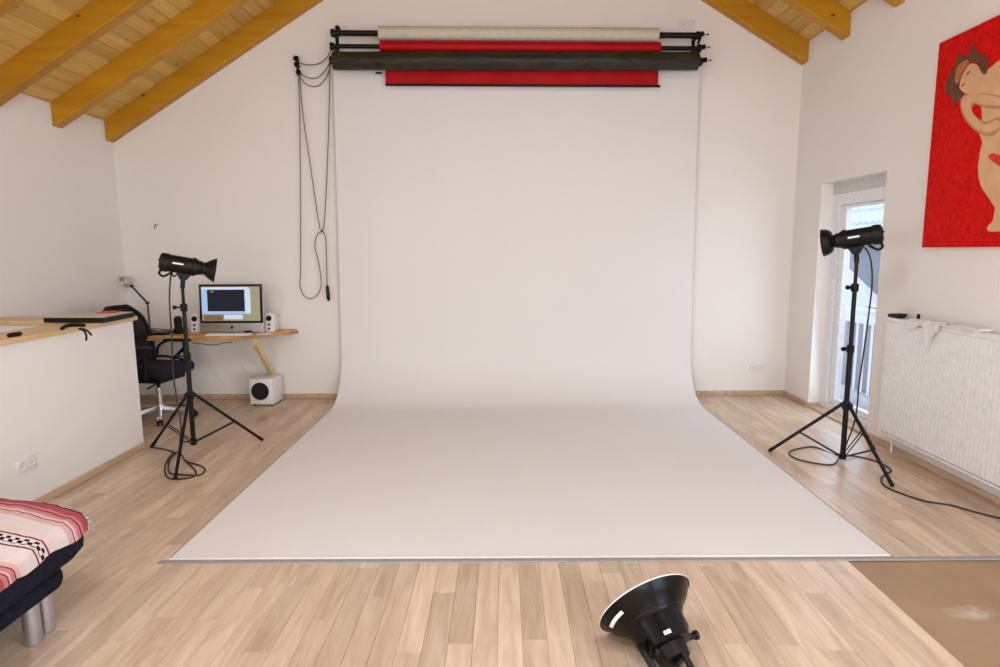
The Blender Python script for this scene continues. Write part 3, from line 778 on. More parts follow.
def strobe(label, stand_top, axis, rear, dish, cable, zrot_lab):
    """axis: pointing direction; stand_top: top of the spigot"""
    a, u, w = frame_of(axis)          # u horizontal, w 'down/up'
    up = w if w.z > 0 else -w
    c = Vector(stand_top)+up*0.135
    t = thing('studio_strobe', label, 'studio light', stand_top, 'studio strobes beside the backdrop')
    Lb = 0.120
    bm = new()
    lathe(bm, [(-Lb-0.022, 0.054), (-Lb-0.02, 0.062), (-Lb, 0.066), (-Lb+0.03, 0.066), (-Lb+0.032, 0.061), (0.06, 0.061), (0.062, 0.067), (0.085, 0.067), (0.087, 0.058), (0.10, 0.058)], c-a*0.015, a, 28)
    obj('body', bm, 'black_plastic', t)
    bm = new(); lathe(bm, [(-0.002, 0.050), (-0.008, 0.046)], c-a*(Lb+0.035), a, 20); bk = obj('control_panel', bm, 'black_gloss', t)
    for k in range(3):
        bm = new(); cyl(bm, c-a*(Lb+0.042)+u*(0.02*(k-1))+up*0.012, c-a*(Lb+0.050)+u*(0.02*(k-1))+up*0.012, 0.006, seg=8); obj('dial', bm, 'black_plastic', bk)
    # reflector: neck ring, flare
    bm = new(); d0 = 0.085
    pr = [(d0, 0.050), (d0+0.02, 0.052), (d0+0.03, 0.045)] + dish
    lathe(bm, pr, c, a, 32, cap0=True, cap1=False)
    inner = [(d-0.001, r-0.003) for d, r in reversed(pr[3:])]
    lathe(bm, [(pr[-1][0], pr[-1][1])]+inner, c, a, 32, cap0=False, cap1=True)
    rf = obj('reflector', bm, 'black_metal', t)
    bm = new(); lathe(bm, [(d0+0.035, 0.030), (d0+0.075, 0.030), (d0+0.085, 0.018)], c, a, 18); obj('flash_tube_dome', bm, 'label_white', rf)
    # label stripe on the side facing the camera
    side = u if u.y < 0 else -u
    bm = new(); p = c+side*0.0605+a*zrot_lab+up*0.006
    prism(bm, [p-a*0.034-up*0.006, p+a*0.034-up*0.006, p+a*0.034+up*0.006, p-a*0.034+up*0.006], side*0.003); obj('label_stripe', bm, 'label_white', t)
    # rear handle
    h = c-a*(Lb-0.012)-up*0.06
    bm = new(); tube(bm, [h+a*0.035, h-up*0.022+a*0.01, h-up*0.040-a*0.018, h-up*0.022-a*0.045, h+up*0.008-a*0.03], 0.008, 8, 5); obj('handle', bm, 'black_plastic', t)
    # tilt bracket down to the stand
    bm = new(); q = c-up*0.06
    prism(bm, [q-a*0.05-u*0.016, q+a*0.05-u*0.016, q+a*0.022-up*0.045-u*0.016, q-a*0.022-up*0.045-u*0.016], u*0.032)
    cyl(bm, c-up*0.095, Vector(stand_top)-V(0, 0, 0.03), 0.016, seg=12)
    cyl(bm, c-up*0.085-u*0.045, c-up*0.085+u*0.045, 0.015, seg=12)
    obj('tilt_bracket', bm, 'black_plastic', t)
    bm = new(); tube(bm, [q-a*0.035-up*0.005, q-a*0.06-up*0.03]+cable, 0.0055, 7, 7); obj('power_cable', bm, 'cable_black', t)
    return t

LC = (-2.33, 4.34)
LT = PY(182.2, 284, LC[1])
light_stand('black tripod light stand beside the parapet and desk', LC[0], LC[1], ((-2.755, 4.53), (-2.208, 3.85), (-1.955, 4.668)), PY(186, 395, LC[1]).z, 0.085, LT.z, (LT.x-LC[0], 0))
fy = LC[1]
strobe('black studio strobe with tapered reflector pointing over the desk computer', LT, (0.87, 0.47, -0.20), None,
       [(0.135, 0.048), (0.150, 0.062), (0.180, 0.080), (0.198, 0.088), (0.20, 0.090)],
       [PY(171, 275, fy), PY(169.5, 300, fy), PY(172, 340, fy), PY(173, 370, fy-0.1), PY(176, 395, fy-0.15), PY(181, 425, fy-0.2), PY(180, 442, fy-0.25),
        PZ(180, 455, 0.006), PZ(188, 463, 0.006), PZ(196, 472, 0.006), PZ(192, 477, 0.006), PZ(178, 479, 0.006), PZ(167, 477, 0.006), PZ(165, 466, 0.006), PZ(172, 454, 0.006), PZ(180, 453, 0.012),
        PZ(186, 461, 0.012), PZ(200, 465.5, 0.006), PZ(205, 470, 0.006), PZ(199, 475, 0.006), PZ(180, 474.5, 0.006), PZ(169, 472, 0.012), PZ(170, 459, 0.012), PZ(175, 453, 0.006), PZ(163, 449, 0.006), PZ(150, 447.3, 0.006)], -0.045)

RC = (2.38, 4.10)
RTp = PY(857, 258, RC[1])
light_stand('black tripod light stand in front of the balcony door', RC[0], RC[1], ((1.972, 4.328), (2.445, 3.655), (2.757, 4.36)), PY(847, 405, RC[1]).z, 0.03, RTp.z, (RTp.x-RC[0], 0))
fy = RC[1]
strobe('black studio strobe with bowl reflector in front of the balcony door', RTp, (-0.80, 0.58, -0.16), None,
       [(0.125, 0.044), (0.135, 0.070), (0.16, 0.088), (0.19, 0.094), (0.193, 0.097)],
       [PY(871, 262, fy), PY(872, 285, fy), PY(868, 320, fy), PY(864, 350, fy), PY(859, 385, fy+0.1), PY(856, 415, fy+0.12), PY(848, 440, fy+0.1),
        PZ(838, 455, 0.006), PZ(815, 447, 0.006), PZ(797, 449, 0.006), PZ(789, 453, 0.006), PZ(797, 459, 0.006), PZ(820, 464, 0.006), PZ(834, 464, 0.006), PZ(841, 457, 0.02), PZ(858, 456.5, 0.006),
        PZ(880, 463, 0.006), PZ(891, 470, 0.006), PZ(886, 474, 0.006), PZ(881, 479, 0.006), PZ(885, 486, 0.006), PZ(900, 493, 0.006), PZ(925, 501, 0.006), PZ(950, 505, 0.006), PZ(975, 512, 0.006), PZ(1003, 519, 0.006)], 0.0)

# ------------------------------------------------------------------ wide reflector light on the floor
ax = Vector((-0.33, 0.79, 0.50)).normalized()
rimc = PY(646, 606, 2.16)
t = thing('floor_light', 'black wide-dish studio light lying low on the front floor', 'studio light', (rimc.x+0.08, 2.06, 0))
a, u, w = frame_of(ax)
bm = new()
pr = [(-0.165, 0.070), (-0.162, 0.092), (-0.075, 0.112), (-0.07, 0.118), (-0.058, 0.124), (-0.03, 0.160), (0.0, 0.184), (0.006, 0.188), (0.006, 0.193)]
lathe(bm, pr, rimc, a, 48, cap1=False)
lathe(bm, [(0.006, 0.193), (0.008, 0.189), (0.002, 0.182), (-0.03, 0.156), (-0.058, 0.120), (-0.08, 0.05)], rimc, a, 48, cap0=False)
dsh = obj('dish', bm, 'black_gloss', t)
bm = new(); lathe(bm, [(0.0055, 0.1935), (0.010, 0.1935), (0.010, 0.186), (0.0055, 0.186)], rimc, a, 48, cap0=False, cap1=False); obj('rim', bm, 'label_white', dsh)
bm = new(); lathe(bm, [(-0.068, 0.1185), (-0.056, 0.1255), (-0.053, 0.1255)], rimc, a, 48, cap0=False, cap1=False); obj('seam_ring', bm, 'black_metal', dsh)
bm = new(); lathe(bm, [(-0.215, 0.050), (-0.21, 0.060), (-0.166, 0.066)], rimc, a, 28); bod = obj('body', bm, 'black_plastic', t)
bm = new(); lathe(bm, [(-0.222, 0.030), (-0.2155, 0.045)], rimc, a, 24); obj('back_plate', bm, 'black_gloss', bod)
# label strips on the outside of the dish
def onlat(ang, d, r): return rimc + a*d + (u*math.cos(ang)+w*math.sin(ang))*r
def strip(name, ang0, ang1, d0, r0, d1, r1, mat, par):
    bm = new(); n_ = 5; R0, R1, R2, R3 = [], [], [], []
    for i in range(n_+1):
        g = ang0+(ang1-ang0)*i/n_
        R0.append(onlat(g, d0, r0+0.0015)); R1.append(onlat(g, d1, r1+0.0015))
    grid(bm, [R0, R1]); obj(name, bm, mat, par)
DISH = (a, u, w)
ang_cam = math.atan2((CAM-rimc).dot(w), (CAM-rimc).dot(u))
strip('label_strip', ang_cam-1.22, ang_cam-0.55, -0.032, 0.1575, -0.022, 0.1676, 'label_white', dsh)
strip('brand_label', ang_cam+0.10, ang_cam+0.38, -0.150, 0.0948, -0.137, 0.0978, 'label_white', dsh)
strip('brand_label_mark', ang_cam+0.14, ang_cam+0.34, -0.1455, 0.0965, -0.1415, 0.0974, 'scr_blue', dsh)
# U bracket and foot
bc = rimc - a*0.15
foot = V(rimc.x+0.16, 1.965, 0)
for s, uu in ((-1, 641), (1, 677)):
    p0 = bc + u*(s*0.094)*(1 if u.x > 0 else -1)
    e = PZ(668 if s < 0 else 700, 690 if s < 0 else 684, 0.03)
    p1 = PZ(uu if s < 0 else 676, 648 if s < 0 else 637, 0.10)
    bm = new(); tube(bm, [p0, p1, e], 0.0125, 8, 5); obj('bracket_arm', bm, 'black_metal', t)
bm = new(); q = bc + u*(0.096*(1 if u.x > 0 else -1))
cyl(bm, q, q+u*(0.03*(1 if u.x > 0 else -1)), 0.012); lathe(bm, [(0, 0.016), (0.012, 0.018)], q+u*(0.03*(1 if u.x > 0 else -1)), u*(1 if u.x > 0 else -1), 12)
obj('tilt_knob', bm, 'black_plastic', t)
bm = new(); q2 = q+a*0.03
tube(bm, [q2, q2+u*(0.022*(1 if u.x > 0 else -1))+a*0.01, q2+a*0.07+u*(0.025*(1 if u.x > 0 else -1)), q2+a*0.075], 0.007, 8, 5); obj('lock_lever', bm, 'black_plastic', t)
bm = new(); tube(bm, [bc-a*0.05+V(-0.03, 0, -0.01), PZ(656, 650, 0.08), PZ(664, 660, 0.03), PZ(678, 668, 0.02), PZ(705, 680, 0.012)], 0.008, 8, 6); obj('power_cable', bm, 'cable_black', t)
p = PZ(697, 684, 0.0)
obj('foot_plate', B(p.x-0.06, p.x+0.06, p.y-0.12, p.y+0.04, 0.0, 0.035, bev=0.012), 'black_plastic', t)

# ------------------------------------------------------------------ desk
DZT = 0.725
p1, p2 = PZ(232, 336, DZT), PZ(291, 330.8, DZT)
dk = thing('desk', 'orange wooden wall desk with slanted front edge and brace', 'desk', (-2.9, 5.8, 0))
fy = p1.y
poly = [(XL+0.002, D-0.002), (XL+0.002, fy+0.02), (p1.x-0.15, fy), (p1.x, fy+0.02), (p2.x-0.02, min(p2.y, D-0.06)), (p2.x+0.01, D-0.002)]
bm = prism(new(), [V(x, y, DZT-0.042) for x, y in poly], (0, 0, 0.042))
bmesh.ops.bevel(bm, geom=[e for e in bm.edges if abs(e.verts[0].co.z-e.verts[1].co.z) < 1e-5], offset=0.004, segments=1, affect='EDGES')
obj('desk_top', bm, 'desk_wood', dk)
a, b = PY(273, 375, D-0.03), PZ(255, 342, DZT-0.045)
bm = new(); dirv = (b-a).normalized(); s_ = dirv.cross(V(1, 0, 0)).normalized()*0.03; x_ = V(0.03, 0, 0)
prism(bm, [a-s_-x_*0.6, a+s_-x_*0.6, a+s_+x_*0.6, a-s_+x_*0.6], b-a); obj('brace', bm, 'brace_wood', dk)
obj('brace', prism(new(), [V(-3.6-0.018, D-0.05, 0.25), V(-3.6-0.018, D-0.002, 0.25), V(-3.6-0.018, D-0.40, DZT-0.043), V(-3.6-0.018, D-0.46, DZT-0.043)], (0.036, 0, 0)), 'brace_wood', dk)
bm = new(); c = p2+V(0.03, 0.02, 0.0)
tube(bm, [c+V(-0.035, 0, -0.02), c+V(0.0, -0.01, -0.02), c+V(0.03, -0.01, -0.022), c+V(0.038, -0.01, -0.012), c+V(0.02, -0.01, -0.007)], 0.005, 6, 5); obj('cable_hook', bm, 'chain_grey', dk)
bm = new()
tube(bm, [PZ(u, v, z) for u, v, z in ((192, 343, 0.67), (203, 344, 0.65), (214, 345, 0.63), (224, 343, 0.66), (232, 342, 0.68))], 0.004, 6, 5); obj('hanging_cable', bm, 'cable_black', dk)
bm = new(); tube(bm, [PY(u, v, D-0.01) for u, v in ((197, 352), (205, 364), (216, 374), (224, 384), (230, 389))], 0.0025, 6, 5); obj('hanging_cable', bm, 'wall_paint', dk)
bm = new(); tube(bm, [PY(u, v, D-0.01) for u, v in ((236, 344), (240, 360), (248, 372), (258, 377))], 0.0025, 6, 5); obj('hanging_cable', bm, 'wall_paint', dk)
bm = new(); tube(bm, [PY(u, v, D-0.01) for u, v in ((246, 344), (251, 358), (259, 368), (264, 373))], 0.0025, 6, 5); obj('hanging_cable', bm, 'wall_paint', dk)

# all-in-one computer: parts built in a local frame (x along screen, y depth, z up)
ic = PZ(232, 333.5, DZT); ic.y = max(ic.y, 5.72); ic = PY(232, 331.5, 5.76); ic.z = DZT
ROT = math.radians(-3)
def TI(p): return V(ic.x + p[0]*math.cos(ROT)-p[1]*math.sin(ROT), ic.y + p[0]*math.sin(ROT)+p[1]*math.cos(ROT), ic.z+p[2])
im = thing('desktop_computer', 'silver all-in-one computer with lit screen on the wooden desk', 'computer', ic)
tl = 0.06
def TS(p): return TI((p[0], p[1]+p[2]*tl, p[2]))
WI, Z0, Z1 = 0.625, 0.015, 0.478
obj('body', B(-WI/2, WI/2, 0.0, 0.035, Z0, Z1, bev=0.006, T=TS), 'aluminium', im)
bz = obj('screen_bezel', B(-WI/2+0.001, WI/2-0.001, -0.004, 0.002, Z0+0.088, Z1-0.002, T=TS), 'screen_bezel', im)
sx0, sx1, sz0, sz1 = -WI/2+0.024, WI/2-0.024, Z0+0.110, Z1-0.024
def sr(name, a, b, c, d, mat, lay):
    X = lambda f: sx0+(sx1-sx0)*f
    Zf = lambda f: sz0+(sz1-sz0)*f
    y = -0.0045-0.0006*lay
    return obj(name, B(X(a), X(b), y-0.0004, y, Zf(c), Zf(d), T=TS), mat, bz)
sr('screen_desktop', 0, 1, 0, 1, 'scr_wall', 0)
sr('screen_window', 0, 0.84, 0.20, 0.97, 'scr_blue', 1)
sr('screen_toolbar', 0, 0.80, 0.92, 0.985, 'scr_pale', 2)
sr('screen_image', 0.10, 0.74, 0.28, 0.91, 'scr_dark', 2)
sr('screen_sidebar', 0.75, 0.84, 0.22, 0.92, 'scr_pale', 2)
sr('screen_photo', 0.16, 0.21, 0.83, 0.88, 'scr_red', 3)
sr('screen_dock', 0.03, 0.36, 0.01, 0.17, 'scr_wood', 1)
sr('screen_dialog', 0.38, 0.70, 0.05, 0.18, 'scr_pale', 3)
bm = new(); lathe(bm, [(0, 0.013), (0.002, 0.012)], TS((0, -0.001, Z0+0.044)), TI((0, -1, 0))-ic, 16); lathe(bm, [(0, 0.005), (0.002, 0.004)], TS((0.004, -0.001, Z0+0.061)), TI((0, -1, 0))-ic, 8)
obj('logo', bm, 'black_plastic', im)
obj('stand_foot', B(-0.10, 0.10, -0.045, 0.13, 0, 0.008, bev=0.002, seg=1, T=TI), 'aluminium', im)
obj('stand_neck', prism(new(), [TI((-0.09, 0.12, 0.008)), TI((0.09, 0.12, 0.008)), TI((0.09, 0.07, 0.22)), TI((-0.09, 0.07, 0.22))], TI((0, 0.012, 0))-ic), 'aluminium', im)
# keyboard
kc = PZ(224, 336.0, DZT+0.01); kc = V(kc.x, p1.y+0.053, DZT)
kb = thing('keyboard', 'flat white keyboard in front of the computer', 'keyboard', kc)
obj('base', B(kc.x-0.22, kc.x+0.20, kc.y-0.05, kc.y+0.05, DZT, DZT+0.012, bev=0.003, seg=1), 'white_plastic', kb)
kb0 = None
for r_ in range(4):
    for c_ in range(14):
        if kb0 is None:
            kb0 = obj('key', B(kc.x-0.212, kc.x-0.188, kc.y-0.046, kc.y-0.026, DZT+0.012, DZT+0.017), 'label_white', kb)
        else:
            k2 = kb0.copy(); COL.objects.link(k2); k2.location = kb0.location+V(c_*0.0285, r_*0.0240, 0)
# papers
def sheet(name, label, c, w, h, rz, z, mat='paper_white'):
    ca, sa = math.cos(rz), math.sin(rz)
    T = lambda p: V(c[0]+p[0]*ca-p[1]*sa, c[1]+p[0]*sa+p[1]*ca, z+p[2])
    return obj(name, B(-w/2, w/2, -h/2, h/2, 0, 0.004, T=T), mat, label=label, cat='paper')
sheet('paper_sheet', 'white paper sheet on the desk beside the keyboard', (kc.x+0.28, kc.y+0.09), 0.13, 0.18, 0.5, DZT)
tag(obj('glasses_case', B(kc.x+0.10, kc.x+0.17, kc.y+0.085, kc.y+0.13, DZT, DZT+0.03, bev=0.008), 'black_plastic'), 'small dark case on the desk before the computer', 'case')
# white speakers
def desk_speaker(label, u, v, back=False):
    c = PZ(u, v, DZT); c.y = min(c.y, 5.85); c = PY(u, v, c.y); c.z = DZT
    t = thing('desk_speaker', label, 'speaker', c, 'white desktop speakers')
    bm = new()
    prism(bm, [c+V(-0.048, 0, 0), c+V(0.048, 0, 0), c+V(0.040, 0.02, 0.185), c+V(-0.040, 0.02, 0.185)], (0, 0.10, 0))
    bmesh.ops.bevel(bm, geom=bm.edges[:], offset=0.012, segments=2, affect='EDGES')
    obj('cabinet', bm, 'white_plastic', t)
    for zz, r in ((0.135, 0.027), (0.075, 0.012), (0.035, 0.011)):
        bm = new(); n_ = V(0, -1, 0.1); y_ = 0.02*zz/0.185
        lathe(bm, [(-0.004, r), (0.003, r), (0.001, r*0.7)], c+V(0, y_, zz), n_, 18); obj('driver', bm, 'black_plastic', t)
desk_speaker('white desktop speaker at the free end of the desk', 269, 330.6)
desk_speaker('white desktop speaker between light stand and computer', 194.5, 332.5)
bp = PZ(276, 330.2, DZT)
tag(obj('phone_dock', B(bp.x-0.012, bp.x+0.012, bp.y+0.02, bp.y+0.08, DZT, DZT+0.13, bev=0.004), 'white_plastic'), 'narrow white box standing beside the desktop speaker', 'box')
# black carafe-like device
c = PZ(179, 333.5, DZT)
t = thing('desk_microphone', 'black rounded desktop device standing behind the light stand', 'device', c)
bm = new(); lathe(bm, [(0, 0.042), (0.01, 0.046), (0.05, 0.044), (0.06, 0.036), (0.10, 0.034)], c, (0, 0, 1), 20); obj('base', bm, 'black_plastic', t)
bm = new(); lathe(bm, [(0.10, 0.036), (0.13, 0.038), (0.155, 0.034), (0.17, 0.018)], c, (0, 0, 1), 20); obj('head', bm, 'black_fabric', t)
# black folder lying on the desk
c = PZ(160, 333, DZT)
tag(obj('laptop', B(-3.52, -3.24, 5.70, 5.90, DZT, DZT+0.02, bev=0.004, seg=1), 'black_plastic'), 'closed dark laptop lying on the desk behind the chair', 'laptop')
# desk lamp
ly = 5.98
q = [PY(150, 330, ly), PY(147.5, 303, ly), PY(131.5, 286, ly)]
q[0].z = DZT
t = thing('desk_lamp', 'small jointed desk lamp with round metal shade', 'lamp', q[0])
bm = new(); lathe(bm, [(0, 0.05), (0.012, 0.05), (0.02, 0.02), (0.03, 0.012)], q[0], (0, 0, 1), 20); obj('base', bm, 'black_metal', t)
for a_, b_ in ((q[0]+V(0, 0, 0.02), q[1]), (q[1], q[2])):
    bm = new()
    for s in (-1, 1): cyl(bm, a_+V(s*0.006, 0, 0), b_+V(s*0.006, 0, 0), 0.0042, seg=6)
    obj('arm', bm, 'black_metal', t)
for p in q[1:]:
    bm = new(); lathe(bm, [(-0.015, 0.013), (0.015, 0.013)], p, (0, 1, 0), 12); obj('joint', bm, 'black_metal', t)
sc = PY(126, 281.5, ly-0.03); sax = V(-0.35, -0.75, -0.35).normalized()
bm = new(); lathe(bm, [(-0.055, 0.018), (-0.05, 0.026), (-0.02, 0.050), (0.02, 0.062), (0.022, 0.060), (-0.01, 0.05), (-0.03, 0.02)], sc, sax, 24); sh = obj('shade', bm, 'aluminium', t)
bm = new(); cyl(bm, q[2], sc-sax*0.05, 0.007, seg=8); obj('neck', bm, 'black_metal', t)
bm = new(); lathe(bm, [(-0.02, 0.010), (0.0, 0.024), (0.015, 0.018), (0.02, 0.004)], sc, sax, 14); obj('bulb', bm, 'label_white', sh)
bm = new(); tube(bm, [q[0]+V(0.02, 0, 0.03), q[0]+V(0.12, 0.01, 0.02), q[0]+V(0.24, 0.03, 0.006), q[0]+V(0.36, 0.03, 0.006)], 0.004, 6, 5); obj('cable', bm, 'cable_black', t)

# subwoofer on the floor
c = PZ(255.5, 403, 0.0)
SWd = 0.235
th_ = math.radians(-2)
ux, uy = V(math.cos(th_), math.sin(th_), 0), V(-math.sin(th_), math.cos(th_), 0)
c = V(c.x, min(c.y, D-0.32), 0)
TSW = lambda p: c+ux*p[0]+uy*p[1]+V(0, 0, p[2])
t = thing('subwoofer', 'white cube subwoofer with black cone on the floor below desk', 'subwoofer', TSW((SWd/2, SWd/2, 0)))
obj('cabinet', B(0, 0.235, 0, 0.25, 0.015, 0.275, bev=0.012, T=TSW), 'white_plastic', t)
bm = new(); lathe(bm, [(-0.002, 0.088), (0.005, 0.088), (0.003, 0.080), (0.001, 0.04), (0.002, 0.02)], TSW((0.108, 0, 0.15)), -uy, 28); obj('cone', bm, 'black_fabric', t)
for a_ in (0.03, 0.205):
    for b_ in (0.03, 0.22): obj('foot', cyl(new(), TSW((a_, b_, 0)), TSW((a_, b_, 0.016)), 0.012, seg=10), 'black_plastic', t)

# ------------------------------------------------------------------ office chair
hub = PZ(160.5, 417, 0.0)
cc = V(hub.x, 5.36, 0)
cc.x = PY(160.5, 410, 5.36).x
FA = math.radians(-8)
CF, CLf = V(math.cos(FA), math.sin(FA), 0), V(-math.sin(FA), math.cos(FA), 0)
TC = lambda p: cc+CF*p[0]+CLf*p[1]+V(0, 0, p[2])
t = thing('office_chair', 'black mesh office chair with chrome base tucked behind the parapet', 'chair', cc)
SZ = 0.46
bm = new(); box(bm, -0.24, 0.23, -0.235, 0.235, SZ-0.055, SZ+0.045, bev=0.042, seg=3, T=lambda p: TC((p[0], p[1], p[2]+0.012*math.cos(p[0]*6)))); obj('seat', bm, 'navy_fabric', t)
bm = new(); box(bm, -0.20, 0.16, -0.17, 0.17, SZ-0.10, SZ-0.05, bev=0.015, T=TC); obj('seat_pan', bm, 'black_plastic', t)
def backp(s, z):   # s -1..1 across, z 0..1 up
    x = -0.245 - 0.10*z - 0.05*z*z + 0.05*abs(s)**2
    wdt = 0.235*(0.80+0.35*math.sin(math.pi*min(z*0.75+0.15, 1)))*(1 if z < 0.75 else 1-((z-0.75)/0.25)**2*0.42)
    return TC((x, s*wdt, SZ+0.04+0.52*z))
bm = shell(new(), [[backp(-1+2*i/14, k/14) for i in range(15)] for k in range(15)], CF*-0.006); obj('backrest_net', bm, 'net_black', t)
outl = [backp(-1, k/10) for k in range(11)]+[backp(-1+2*i/8, 1) for i in range(1, 8)]+[backp(1, 1-k/10) for k in range(11)]+[backp(1-2*i/8, 0) for i in range(1, 8)]
bm = new(); tube(bm, outl, 0.017, 8, 3, closed=True); obj('backrest_frame', bm, 'black_plastic', t)
bm = new(); tube(bm, [backp(-0.95, 0.42), backp(-0.4, 0.40)+CF*0.02, backp(0.4, 0.40)+CF*0.02, backp(0.95, 0.42)], 0.016, 8, 5); obj('lumbar_bar', bm, 'black_plastic', t)
bm = new(); tube(bm, [TC((-0.12, 0, SZ-0.08)), TC((-0.29, 0, SZ-0.04)), TC((-0.325, 0, SZ+0.08)), backp(0, 0.42)-CF*0.02], 0.022, 8, 5); obj('back_support', bm, 'black_plastic', t)
for s in (-1, 1):
    y_ = s*0.265
    bm = new(); tube(bm, [TC((-0.17, s*0.2, SZ-0.06)), TC((-0.13, y_, SZ-0.04)), TC((0.02, y_, SZ+0.09)), TC((0.10, y_, SZ+0.16)), TC((0.11, y_, SZ+0.22))], 0.016, 8, 6)
    tube(bm, [TC((0.06, s*0.2, SZ-0.06)), TC((0.10, y_, SZ-0.04)), TC((0.10, y_, SZ+0.06)), TC((0.10, y_, SZ+0.21))], 0.018, 8, 6)
    tube(bm, [TC((-0.20, y_, SZ+0.06)), TC((-0.17, y_, SZ+0.17)), TC((-0.06, y_, SZ+0.225)), TC((0.06, y_, SZ+0.23))], 0.012, 8, 6)
    tube(bm, [TC((-0.20, y_, SZ+0.07)), TC((-0.10, y_, SZ+0.07)), TC((0.09, y_, SZ+0.04))], 0.011, 8, 6)
    ar = obj('armrest', bm, 'black_plastic', t)
    bm = new(); box(bm, -0.10, 0.17, y_-0.035, y_+0.035, SZ+0.215, SZ+0.245, bev=0.012, T=TC); obj('arm_pad', bm, 'black_plastic', ar)
bm = new(); cyl(bm, TC((0, 0, 0.10)), TC((0, 0, 0.29)), 0.028, seg=20); obj('gas_column', bm, 'chrome', t)
bm = new(); cyl(bm, TC((0, 0, 0.29)), TC((0, 0, SZ-0.09)), 0.015, seg=14); tube(bm, [TC((0, 0, SZ-0.11)), TC((0.06, -0.12, SZ-0.12)), TC((0.07, -0.22, SZ-0.13))], 0.008, 6, 5); obj('lift_mechanism', bm, 'black_plastic', t)
bm = new(); lathe(bm, [(0.075, 0.035), (0.12, 0.038), (0.13, 0.032)], cc, (0, 0, 1), 18); obj('hub', bm, 'chrome', t)
for k in range(5):
    an_ = math.radians(72*k-62); d = V(math.cos(an_), math.sin(an_), 0); e = cc+d*0.29
    bm = new(); prism_pts = []
    s_ = d.cross(V(0, 0, 1))
    A = cc+d*0.02+V(0, 0, 0.105); E_ = e+V(0, 0, 0.068)
    prism(bm, [A-s_*0.02-V(0, 0, 0.016), A+s_*0.02-V(0, 0, 0.016), A+s_*0.016+V(0, 0, 0.016), A-s_*0.016+V(0, 0, 0.016)], E_-A); obj('base_spoke', bm, 'chrome', t)
    bm = new()
    for s in (-1, 1): lathe(bm, [(-0.010, 0.022), (-0.007, 0.026), (0.007, 0.026), (0.010, 0.022)], e+s_*(s*0.016)+V(0, 0, 0.026), s_, 16)
    cyl(bm, e+V(0, 0, 0.03), e+V(0, 0, 0.072), 0.008, seg=8); obj('caster', bm, 'black_plastic', t)

# ------------------------------------------------------------------ things on the parapet cap
zc = 1.032
A, Bc, Cc = PZ(43.5, 323, zc), PZ(104.5, 323, zc), PZ(133, 317.3, zc)
ex = (Bc-A); ey = (Cc-Bc)
ey = ey.normalized()*0.38
t = thing('portfolio_case', 'flat black portfolio box lying on the parapet corner', 'case', (A+Bc)/2)
A2, B2, C2, D2 = A, Bc, Bc+ey, A+ey
bm = prism(new(), [A2, B2, C2, D2], (0, 0, 0.036)); bmesh.ops.bevel(bm, geom=bm.edges[:], offset=0.003, segments=1, affect='EDGES'); obj('case', bm, 'black_plastic', t)
ins = lambda p: p.lerp((A2+C2)/2, 0.04)
bm = prism(new(), [ins(p)+V(0, 0, 0.0362) for p in (A2, B2, C2, D2)], (0, 0, 0.004)); obj('cover_sheet', bm, 'cream_paper', t)
c = (A2+ex*0.55+ey*0.72)+V(0, 0, 0.0404)
tag(obj('red_booklet', B(c.x-0.02, c.x+0.10, c.y-0.02, c.y+0.09, c.z, c.z+0.007), 'red_paper'), 'thin red booklet on the black portfolio box', 'booklet')
# clamp with a strap hanging over the edge
c = PZ(71, 326.5, zc+0.013)
t = thing('spring_clamp', 'black spring clamp on the parapet cap by the portfolio', 'clamp', V(c.x, c.y, zc))
fd = V(0.15, 0.99, 0).normalized()
bm = new(); tube(bm, [c-fd*0.07+V(0, 0, -0.006), c-fd*0.04+V(0, 0, 0.006), c+V(0, 0, 0.008), c+fd*0.04+V(0.015, 0, 0.004), c+fd*0.07+V(0.03, 0, -0.002)], 0.012, 8, 5); obj('jaw', bm, 'black_plastic', t)
bm = new(); e = PZ(80.5, 328, zc+0.02)
tube(bm, [e+V(0, -0.02, 0), e+V(0.03, -0.01, -0.02), e+V(0.045, -0.02, -0.055), e+V(0.045, -0.03, -0.075)], 0.006, 6, 5); tube(bm, [e+V(0, 0.0, 0), e+V(0.035, 0.01, -0.02), e+V(0.05, 0.02, -0.05)], 0.006, 6, 5); obj('handle', bm, 'black_plastic', t)
bm = new(); c = PZ(14.5, 334.5, zc+0.012); fd = V(0.1, 0.99, 0)
lathe(bm, [(-0.045, 0.006), (-0.035, 0.013), (0.03, 0.014), (0.045, 0.008)], c, fd, 12)
tag(obj('marker_pen', bm, 'black_plastic'), 'short black cylinder lying on the parapet cap', 'pen')

# ------------------------------------------------------------------ painting on the right wall
PX0 = XR-0.03
pt = thing('canvas_print', 'large red canvas print of a reclining figure on the side wall', 'picture', PX(921, 247.5, XR))
ya, yb = PX(921.5, 247.5, PX0).y, 3.22
zb_, zt_ = 1.498, PX(938.7, 43.5, PX0).z
obj('canvas', B(PX0, XR-0.001, yb, ya, zb_, zt_, bev=0.002, seg=1), 'red_print', pt)
def printed(name, pts, mat, lay, n=4):
    P = [PX(u, v, PX0-0.0008*lay) for u, v in pts]
    P = smooth_path(P, n, closed=True) if n > 1 else P
    from mathutils.geometry import tessellate_polygon
    bm = new(); vs = [bm.verts.new(p) for p in P]
    for tri in tessellate_polygon([P]): bm.faces.new([vs[k] for k in tri])
    return obj(name, bm, mat, pt)
printed('print_body', [(978, 76), (990, 68), (1000, 60), (1020, 50), (1048, 60), (1052, 150), (1046, 236), (1020, 240), (1002, 232), (998, 214), (990, 200), (981, 186), (978, 170), (980, 152), (982, 142), (979, 132), (982, 118), (980, 96)], 'skin_print', 1)
printed('print_foot', [(996, 205), (1004, 210), (1010, 226), (1000, 231), (988, 231), (988, 226), (993, 220)], 'skin_print', 2)
